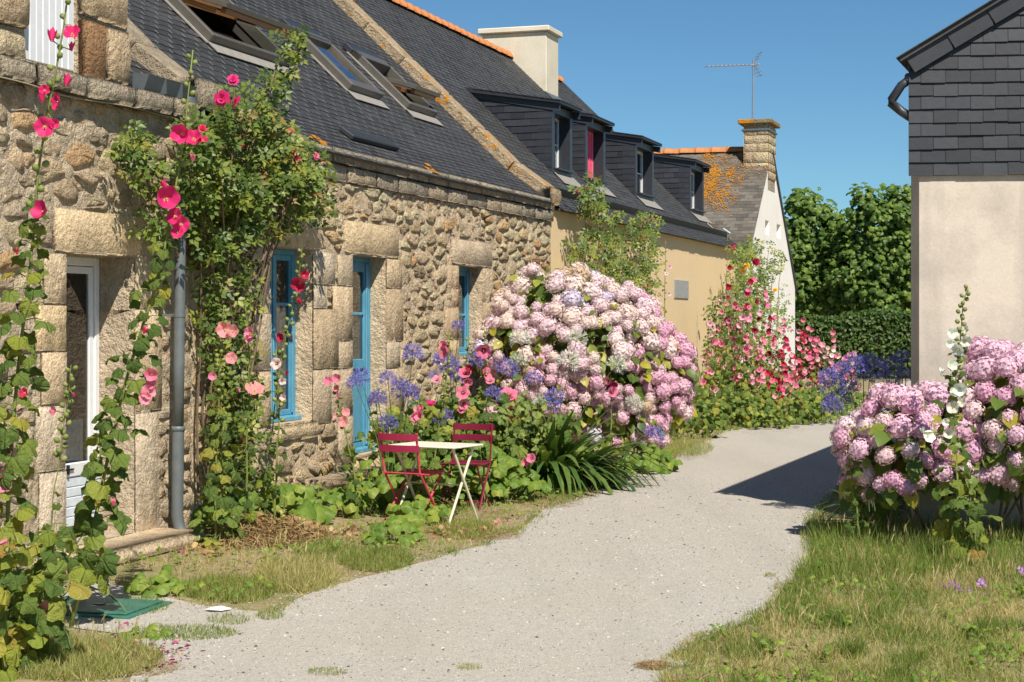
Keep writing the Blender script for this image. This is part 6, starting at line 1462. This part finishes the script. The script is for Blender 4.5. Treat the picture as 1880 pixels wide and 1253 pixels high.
# ------------------------------------------------------------------ bistro set
def frame_at(p, fwd):
    f = Vector((fwd[0], fwd[1], 0)).normalized(); r = Vector((f.y, -f.x, 0)); return lambda x, y, z: Vector(p) + r * x + f * y + Zv * z
def chair(p, fwd, mat, matslat, label):
    T = thing('bistro_chair', p, label, 'chair', 'folding bistro chairs'); g = frame_at(p, fwd)
    for s in (-1, 1):
        x = s * .195
        m = MB(); m.tube([g(x, -.24, .83), g(x, -.215, .70), g(x, -.175, .46), g(x, .19, .0)], [.011] * 4, 6); m.obj('back_post', mat, T)
        m = MB(); m.tube([g(x * .93, .215, .452), g(x * .93, .16, .36), g(x * .93, -.20, .0)], [.011] * 3, 6); m.obj('leg', mat, T)
        m = MB(); m.tube([g(x * .96, -.19, .445), g(x * .96, .0, .432), g(x * .96, .215, .445)], [.010] * 3, 6); m.obj('seat_rail', mat, T)
    m = MB(); m.tube([g(-.19, .13, .075), g(.19, .13, .075)], .008, 6); m.obj('stretcher', mat, T)
    m = MB(); m.tube([g(-.18, -.14, .06), g(.18, -.14, .06)], .008, 6); m.obj('stretcher', mat, T)
    for z in (.79, .685):
        m = MB(); n = 6; vs = []
        yb = -.232 if z > .75 else -.212
        for i in range(n + 1):
            x = -.215 + .43 * i / n; c = -.022 * (1 - (2 * i / n - 1) ** 2)
            for dy, dz in ((-.006, -.031), (-.006, .031), (.006, .031), (.006, -.031)): vs.append(g(x, yb + c + dy - .012, z + dz))
        fs = [(a * 4 + b, a * 4 + (b + 1) % 4, a * 4 + 4 + (b + 1) % 4, a * 4 + 4 + b) for a in range(n) for b in range(4)] + [(0, 1, 2, 3), (n * 4 + 3, n * 4 + 2, n * 4 + 1, n * 4)]
        m.add(vs, fs); m.obj('back_slat', matslat, T)
    for i in range(8):
        y = -.175 + i * .054; z = .455 - .018 * math.sin(math.pi * (i / 7)); m = MB(); m.box(lambda a, b, c: g(a, b, c), -.205, .205, y - .0175, y + .0175, z - .004, z + .006, .003); m.obj('seat_slat', mat, T)
    return T
fw1 = Vector((.50, .87, 0)); chair(Vector((X_(733, 15.45), 15.45, 0)) + fw1 * .22, fw1, M_red, M_burgundy, 'red folding metal chair seen from behind at the white table')
fw2 = Vector((-.28, -.96, 0)); chair(Vector((X_(868, 16.9), 16.9, 0)) + fw2 * .22, fw2, M_darkred, M_darkred, 'dark red folding chair on the far side of the white table')
tp = Vector((X_(800, 15.62), 15.62, 0)); TB = thing('bistro_table', tp, 'small cream white folding metal table between the two chairs', 'table'); tg = frame_at(tp, (.50, .866))
m = MB(); m.box(tg, -.36, .36, -.26, .26, .695, .712, .006); m.obj('table_top', M_tablewhite, TB)
for s in (-1, 1):
    x = s * .31
    m = MB(); m.tube([tg(x, -.20, .695), tg(x, .24, .0)], .0125, 8); m.obj('leg', M_tablelegs, TB)
    m = MB(); m.tube([tg(x * .93, .20, .695), tg(x * .93, -.24, .0)], .0125, 8); m.obj('leg', M_tablelegs, TB)
m = MB(); m.tube([tg(-.30, .02, .345), tg(.30, .02, .345)], .008, 6); m.obj('cross_bar', M_tablelegs, TB)

# ------------------------------------------------------------------ grass, straw, small litter
def patch(x, y, f=1.3, s=0): return np.array([mnoise.noise(Vector((a * f, b * f, s))) for a, b in zip(x, y)])
def grass(name, x, y, h0, h1, tone, label=None, lean=.45, wide=1.0, mat=None):
    n = len(x); az = NR.uniform(0, 6.283, n); tl = NR.uniform(.05, lean, n); zd = np.column_stack([np.cos(az) * tl, np.sin(az) * tl, np.ones(n)])
    s = NR.uniform(h0, h1, n) * (1 - .35 * NR.random(n)); yd = NR.normal(size=(n, 3)); M = frames(np.column_stack([x, y, np.zeros(n)]), zd, yd, s)
    M[:, :3, 0] *= wide * (NR.uniform(.6, 1.5, n) * .11 / np.maximum(s, .03))[:, None]
    o = scatter(name, BLADE_V, BLADE_F, M, np.clip(tone, 0, 1), mat or L_grass); o['kind'] = 'stuff'; return o
def sample(n, x0, x1, y0, y1, ok):
    x = NR.uniform(x0, x1, n); y = NR.uniform(y0, y1, n); k = ok(x, y); return x[k], y[k]
# right lawn
x, y = sample(210000, .5, 6.6, 7.2, 15.2, lambda x, y: (x < .42 * y + .3) & ~in_path(x, y + .0) & (x > .05 + .02 * y))
q = patch(x, y, 1.1, 1); q2 = patch(x, y, 4.0, 5); near = np.clip((y - 9.5) / 4.0, 0, 1)
k = NR.random(len(x)) < np.clip(.62 + .5 * q + .5 * q2, .12, 1); x, y, q, q2, near = x[k], y[k], q[k], q2[k], near[k]
grass('lawn', x, y, .04, .125, .47 - .22 * near - .45 * q + .35 * q2 + NR.normal(0, .2, len(x)), lean=1.5)
x, y = sample(9000, 1.6, 5.2, 11.8, 15.0, lambda x, y: (x < .312 * y + .2) & ~in_path(x, y)); grass('lawn_tall_grass', x, y, .14, .32, .18 + NR.normal(0, .16, len(x)), lean=.5)
x, y = sample(60000, -3, 5, 7.8, 19, lambda x, y: in_path(x, y)); E_ = np.array([(p.x, p.y) for p in LC + RC]); dd = np.array([np.min((E_[:, 0] - a) ** 2 + ((E_[:, 1] - b) * .7) ** 2) for a, b in zip(x, y)]) ** .5
k = NR.random(len(x)) < .75 * np.exp(-dd / .10) * np.clip(.55 + 1.2 * patch(x, y, 2.2, 31), 0, 1); x, y = x[k], y[k]
grass('edge_grass', x, y, .02, .07, .55 + NR.normal(0, .22, len(x)), lean=1.8)
# left verge between houses and lane
def leftok(x, y): 
    v = (x - OX) * VX + (y - OY) * VY; return (v > .05) & (v < 3.2) & ~in_path(x, y)
for n_, y0, y1 in ((90000, 11.0, 18.5), (60000, 18.5, 34)):
    x, y = sample(n_, -4, 7, y0, y1, leftok); q = patch(x, y, .9, 2); q2 = patch(x, y, 3.2, 8)
    k = NR.random(len(x)) < np.clip(.46 + .9 * q + .7 * q2, .05, 1); x, y, q, q2 = x[k], y[k], q[k], q2[k]
    grass('verge_grass', x, y, .03, .10 if y0 < 15 else .15, .50 - .60 * q + .4 * q2 + NR.normal(0, .2, len(x)), lean=1.4)
TUFTS = {}
def tuft(px, py, rx, ry, n, h0, h1, t, sd_=.2, name='grass_tuft', lean=1.1):
    a = NR.uniform(0, 6.283, n); k = np.sqrt(NR.random(n)); P = [gnd(px + rx * kk * math.cos(b), py + ry * kk * math.sin(b)) for b, kk in zip(a, k)]
    TUFTS.setdefault(name, []).append((np.array([p.x for p in P]), np.array([p.y for p in P]), NR.uniform(h0 * .7, h1 * .72, n), t + NR.normal(0, sd_, n)))
for a in ((130, 1215, 170, 38, 7000, .06, .17, .52), (60, 1190, 70, 40, 2500, .06, .2, .4), (600, 1236, 38, 8, 420, .02, .05, .3), (862, 1228, 26, 6, 260, .02, .05, .5), (1413, 1059, 12, 4, 160, .02, .05, .3), (250, 1115, 60, 16, 900, .03, .1, .25), (420, 1085, 90, 24, 3000, .05, .15, .35), (545, 1062, 75, 30, 3800, .08, .24, .62), (340, 1165, 95, 14, 1300, .03, .09, .22), (420, 1140, 40, 10, 380, .03, .08, .3), (495, 1133, 26, 8, 300, .03, .08, .25), (690, 1030, 70, 22, 2800, .06, .16, .30), (600, 1015, 60, 20, 1500, .06, .16, .28), (850, 975, 60, 18, 1900, .05, .16, .36), (935, 978, 30, 8, 400, .03, .07, .4), (1020, 905, 60, 16, 1700, .05, .16, .30), (1250, 825, 60, 16, 2600, .06, .2, .40), (1120, 1255, 1, 1, 1, .02, .03, .3), (1495, 985, 26, 40, 900, .05, .15, .25), (1560, 990, 60, 16, 1500, .08, .24, .2), (1250, 1215, 40, 14, 700, .02, .06, .6), (1305, 1060, 20, 4, 0, .02, .05, .3), (760, 930, 120, 20, 2600, .06, .18, .25)):
    if a[4] > 1: tuft(*a)
for i in range(70):                                          # uneven clumps through the lawn
    y = R.uniform(8.2, 14.2); x = R.uniform(.6, .31 * y)
    if in_path(np.array([x]), np.array([y]))[0] or x < .1 + .02 * y: continue
    px, py = CX + F * x / y, HY + F * CH / y; g = R.random(); tuft(px, py, R.uniform(14, 46), R.uniform(5, 16), int(R.uniform(120, 420)), .06, R.uniform(.14, .30), .12 if g < .6 else .72, .14)
for k_, p in enumerate(LC + RC):                             # weeds creeping over both edges of the lane
    if p.y > 30 or R.random() < .35: continue
    px, py = CX + F * p.x / p.y, HY + F * CH / p.y; s_ = 12 / p.y; tuft(px + R.uniform(-8, 8) * s_, py, R.uniform(8, 26) * s_, R.uniform(3, 8) * s_, int(R.uniform(20, 110)), .02, R.uniform(.05, .12), R.choice((.2, .3, .5, .65)), .15, 'edge_weeds')
x, y = sample(5000, .5, 5.2, 8, 14.8, lambda x, y: (x < .312 * y + .2) & ~in_path(x, y) & (x > .05 + .02 * y)); k = patch(x, y, 1.6, 21) > .12; x, y = x[k], y[k]; n = len(x)
o = scatter('clover_and_weeds', *palmate(95, 12, 3, .3), frames(np.column_stack([x, y, NR.uniform(.03, .09, n)]), NR.normal(0, .35, (n, 3)) + np.array([0, -.25, 1]), NR.normal(size=(n, 3)), NR.uniform(.02, .055, n)), NR.random(n), L_mallow)
x, y = sample(9000, -4, 6, 11, 24, leftok); k = patch(x, y, 1.3, 25) > .10; x, y = x[k], y[k]; n = len(x)
o = scatter('clover_and_weeds', *palmate(96, 12, 3, .3), frames(np.column_stack([x, y, NR.uniform(.03, .10, n)]), NR.normal(0, .35, (n, 3)) + np.array([0, -.25, 1]), NR.normal(size=(n, 3)), NR.uniform(.02, .06, n)), NR.random(n), L_mallow)
for nm, L_ in TUFTS.items():
    hh = np.concatenate([q[2] for q in L_]); grass(nm, np.concatenate([q[0] for q in L_]), np.concatenate([q[1] for q in L_]), hh, hh * 1.001, np.concatenate([q[3] for q in L_]), lean=1.1)
# barley and dry seed heads
SV = [(0, 0, 0), (.006, 0, 0), (.003, .0, .78), (.0, 0, .78)]; SF = [(0, 1, 2, 3)]
for i in range(5):
    b = len(SV); a = i * 2.51; SV += [(0, 0, .72 + i * .03), (.035 * math.cos(a), .035 * math.sin(a), .92 + i * .03), (.012 * math.cos(a + 1.6), .012 * math.sin(a + 1.6), .80 + i * .03)]; SF.append((b, b + 1, b + 2))
b = len(SV); SV += [(.0, 0, .70), (.022, 0, .82), (0, 0, .98), (-.022, 0, .82), (0, .022, .82), (0, -.022, .82)]; SF += [(b, b + 1, b + 2, b + 3), (b, b + 4, b + 2, b + 5)]
def seeds(cl):
    P = []
    for px, py, rx, ry, n in cl:
        for i in range(n):
            a = R.uniform(0, 6.283); k = math.sqrt(R.random()); P.append(tuple(gnd(px + rx * k * math.cos(a), py + ry * k * math.sin(a))))
    n = len(P); Z_ = np.column_stack([NR.normal(0, .28, n), NR.normal(0, .28, n), np.ones(n)]); M = frames(P, Z_, NR.normal(size=(n, 3)), NR.uniform(.12, .30, n)); M[:, :3, :2] *= .75; scatter('seed_heads', SV, SF, M, NR.uniform(.62, 1, n), L_grass)
seeds([(1440, 1195, 28, 12, 60), (480, 1050, 90, 24, 60), (660, 1020, 60, 18, 30), (1250, 830, 50, 10, 40), (1790, 1100, 90, 34, 120), (1700, 1160, 180, 60, 60), (1560, 1080, 130, 60, 60), (1640, 1010, 120, 16, 60), (1500, 1180, 120, 50, 60), (550, 1080, 50, 18, 50), (420, 1080, 60, 14, 26), (330, 1085, 30, 10, 12), (150, 1215, 110, 30, 30), (1820, 1020, 60, 12, 40), (900, 960, 40, 12, 16)])
# pile of dry stalks by the cottage, straw litter
STV = [(-.5, -.02, 0), (-.5, .02, 0), (0, .024, .05), (0, -.024, .05), (.5, .018, 0), (.5, -.018, 0)]; STF = [(0, 1, 2, 3), (3, 2, 4, 5)]
def straw(name, px, py, rx, ry, n, h, l0, l1, t0=.2, t1=1.0, flat=.35):
    P, Z_ = [], []
    for i in range(n):
        a = R.uniform(0, 6.283); k = math.sqrt(R.random()); p = gnd(px + rx * k * math.cos(a), py + ry * k * math.sin(a)); p.z = R.random() * h * (1 - k * k) + .008; P.append(tuple(p)); Z_.append((R.gauss(0, flat), R.gauss(0, flat), 1))
    return scatter(name, STV, STF, frames(P, Z_, NR.normal(size=(n, 3)) * np.array([1, 1, .2]), NR.uniform(l0, l1, n)), NR.uniform(t0, t1, n), L_straw)
straw('dry_stalk_pile', 480, 985, 125, 26, 2600, .17, .05, .22, .0, .85, .5)
kd = leaf_mat('dry leaf', [(0, (.20, .09, .045)), (.5, (.38, .22, .10)), (1, (.56, .40, .20))], .8, .15, True)
def dry(px, py, rx, ry, n, h):
    P = []
    for i in range(n): a = R.uniform(0, 6.283); q = math.sqrt(R.random()); p = gnd(px + rx * q * math.cos(a), py + ry * q * math.sin(a)); p.z = h * (1 - q * q) * R.uniform(.4, 1.05) + .012; P.append(tuple(p))
    scatter('dry_leaves', *OV, frames(P, NR.normal(0, .6, (n, 3)) + np.array([0, -.2, .8]), NR.normal(size=(n, 3)), NR.uniform(.03, .075, n)), NR.random(n), kd)
dry(480, 978, 115, 20, 500, .18); dry(380, 1010, 70, 14, 120, .02); dry(620, 985, 60, 16, 90, .02); dry(840, 980, 70, 12, 90, .02)
for a in ((420, 1040, 130, 26), (820, 985, 80, 16), (1010, 925, 60, 10), (650, 1040, 80, 18), (250, 1225, 80, 20), (1340, 1180, 90, 22), (1480, 1090, 60, 30), (1250, 838, 50, 8), (1390, 790, 100, 6), (1200, 1225, 30, 8), (920, 985, 40, 8)): straw('straw_litter', *a, 420, .015, .03, .11, .25, 1.0, .15)
# pebbles and loose grit on the lane
OCV = [(1, 0, 0), (0, 1, 0), (-1, 0, 0), (0, -1, 0), (0, 0, .7), (0, 0, -.3)]; OCF = [(0, 1, 4), (1, 2, 4), (2, 3, 4), (3, 0, 4)]
x, y = sample(36000, -3, 4.5, 7.8, 20, lambda x, y: in_path(x, y)); n = len(x)
k = NT('grit'); k.col(k.ramp(k.attr('tone'), [(0, (.10, .095, .085)), (.12, (.2, .185, .165)), (.35, (.44, .41, .36)), (1, (.66, .62, .56))])).set(.95, 0, .15)
scatter('loose_grit', OCV, OCF, frames(np.column_stack([x, y, np.full(n, .006)]), np.column_stack([NR.normal(0, .2, n), NR.normal(0, .2, n), np.ones(n)]), NR.normal(size=(n, 3)), np.where(NR.random(n) < .05, NR.uniform(.007, .015, n), NR.uniform(.002, .007, n))), NR.random(n) ** 1.6, k.m)
# grit and earth spilling over the lane edges
ex, ey = [], []
for p in LC + RC:
    for i in range(26 if p.y < 22 else 6): ex.append(p.x + R.gauss(0, .09)); ey.append(p.y + R.gauss(0, .14))
n = len(ex); scatter('edge_grit', OCV, OCF, frames(np.column_stack([ex, ey, np.full(n, .005)]), np.tile([0, 0, 1.0], (n, 1)), NR.normal(size=(n, 3)), NR.uniform(.003, .010, n)), NR.random(n) * .6, k.m)
# fallen petals
k2 = NT('fallen petals'); k2.col(k2.ramp(k2.attr('tone'), [(0, (.16, .02, .09)), (.5, (.34, .05, .17)), (.85, (.50, .14, .22)), (1, (.6, .4, .2))])).set(.6, 0, .2)
P = []
for px, py, rx, ry, n_ in ((270, 1205, 80, 30, 70), (230, 1170, 30, 24, 26), (340, 1195, 60, 30, 14), (330, 1010, 50, 20, 24), (900, 955, 60, 14, 24), (640, 975, 120, 20, 16)):
    for i in range(n_): p = gnd(px + R.gauss(0, .5) * rx, py + R.gauss(0, .5) * ry); p.z = .016; P.append(tuple(p))
n = len(P); scatter('fallen_petals', *OV, frames(P, np.column_stack([NR.normal(0, .5, n), NR.normal(0, .5, n), np.ones(n)]), NR.normal(size=(n, 3)), NR.uniform(.025, .055, n)), NR.random(n), k2.m)
# green cover in the gravel
c = gnd(183, 1120); CV = thing('manhole_cover', (c.x, c.y, 0), 'dull green square access cover set in the gravel at the lower left', 'manhole cover'); cg = frame_at(c, (.25, .97))
m = MB(); m.box(cg, -.40, .36, -.30, .30, .0, .022, .006); m.obj('frame', M_manhole, CV)
m = MB(); m.box(cg, -.36, .32, -.26, .26, .022, .034, .006); m.obj('lid', M_manhole, CV)
m = MB(); m.box(cg, -.05, .03, -.02, .02, .034, .040, .003); m.obj('key_slot', M_black, CV)
c = gnd(398, 1124); m = MB(); m.add(*[([Vector((c.x + a * .08, c.y + b * .07, .015 + h * .6)) for a, b, h in ((-1, 0, 0), (-.4, -.7, .01), (.5, -.6, 0), (1.2, .1, .012), (.3, .6, .03), (-.5, .5, .02))]), [(0, 1, 2, 3, 4, 5)]]); setp(m.obj('pale_scrap', M_curtain), 'flat white scrap lying on the gravel near the grass', 'scrap')
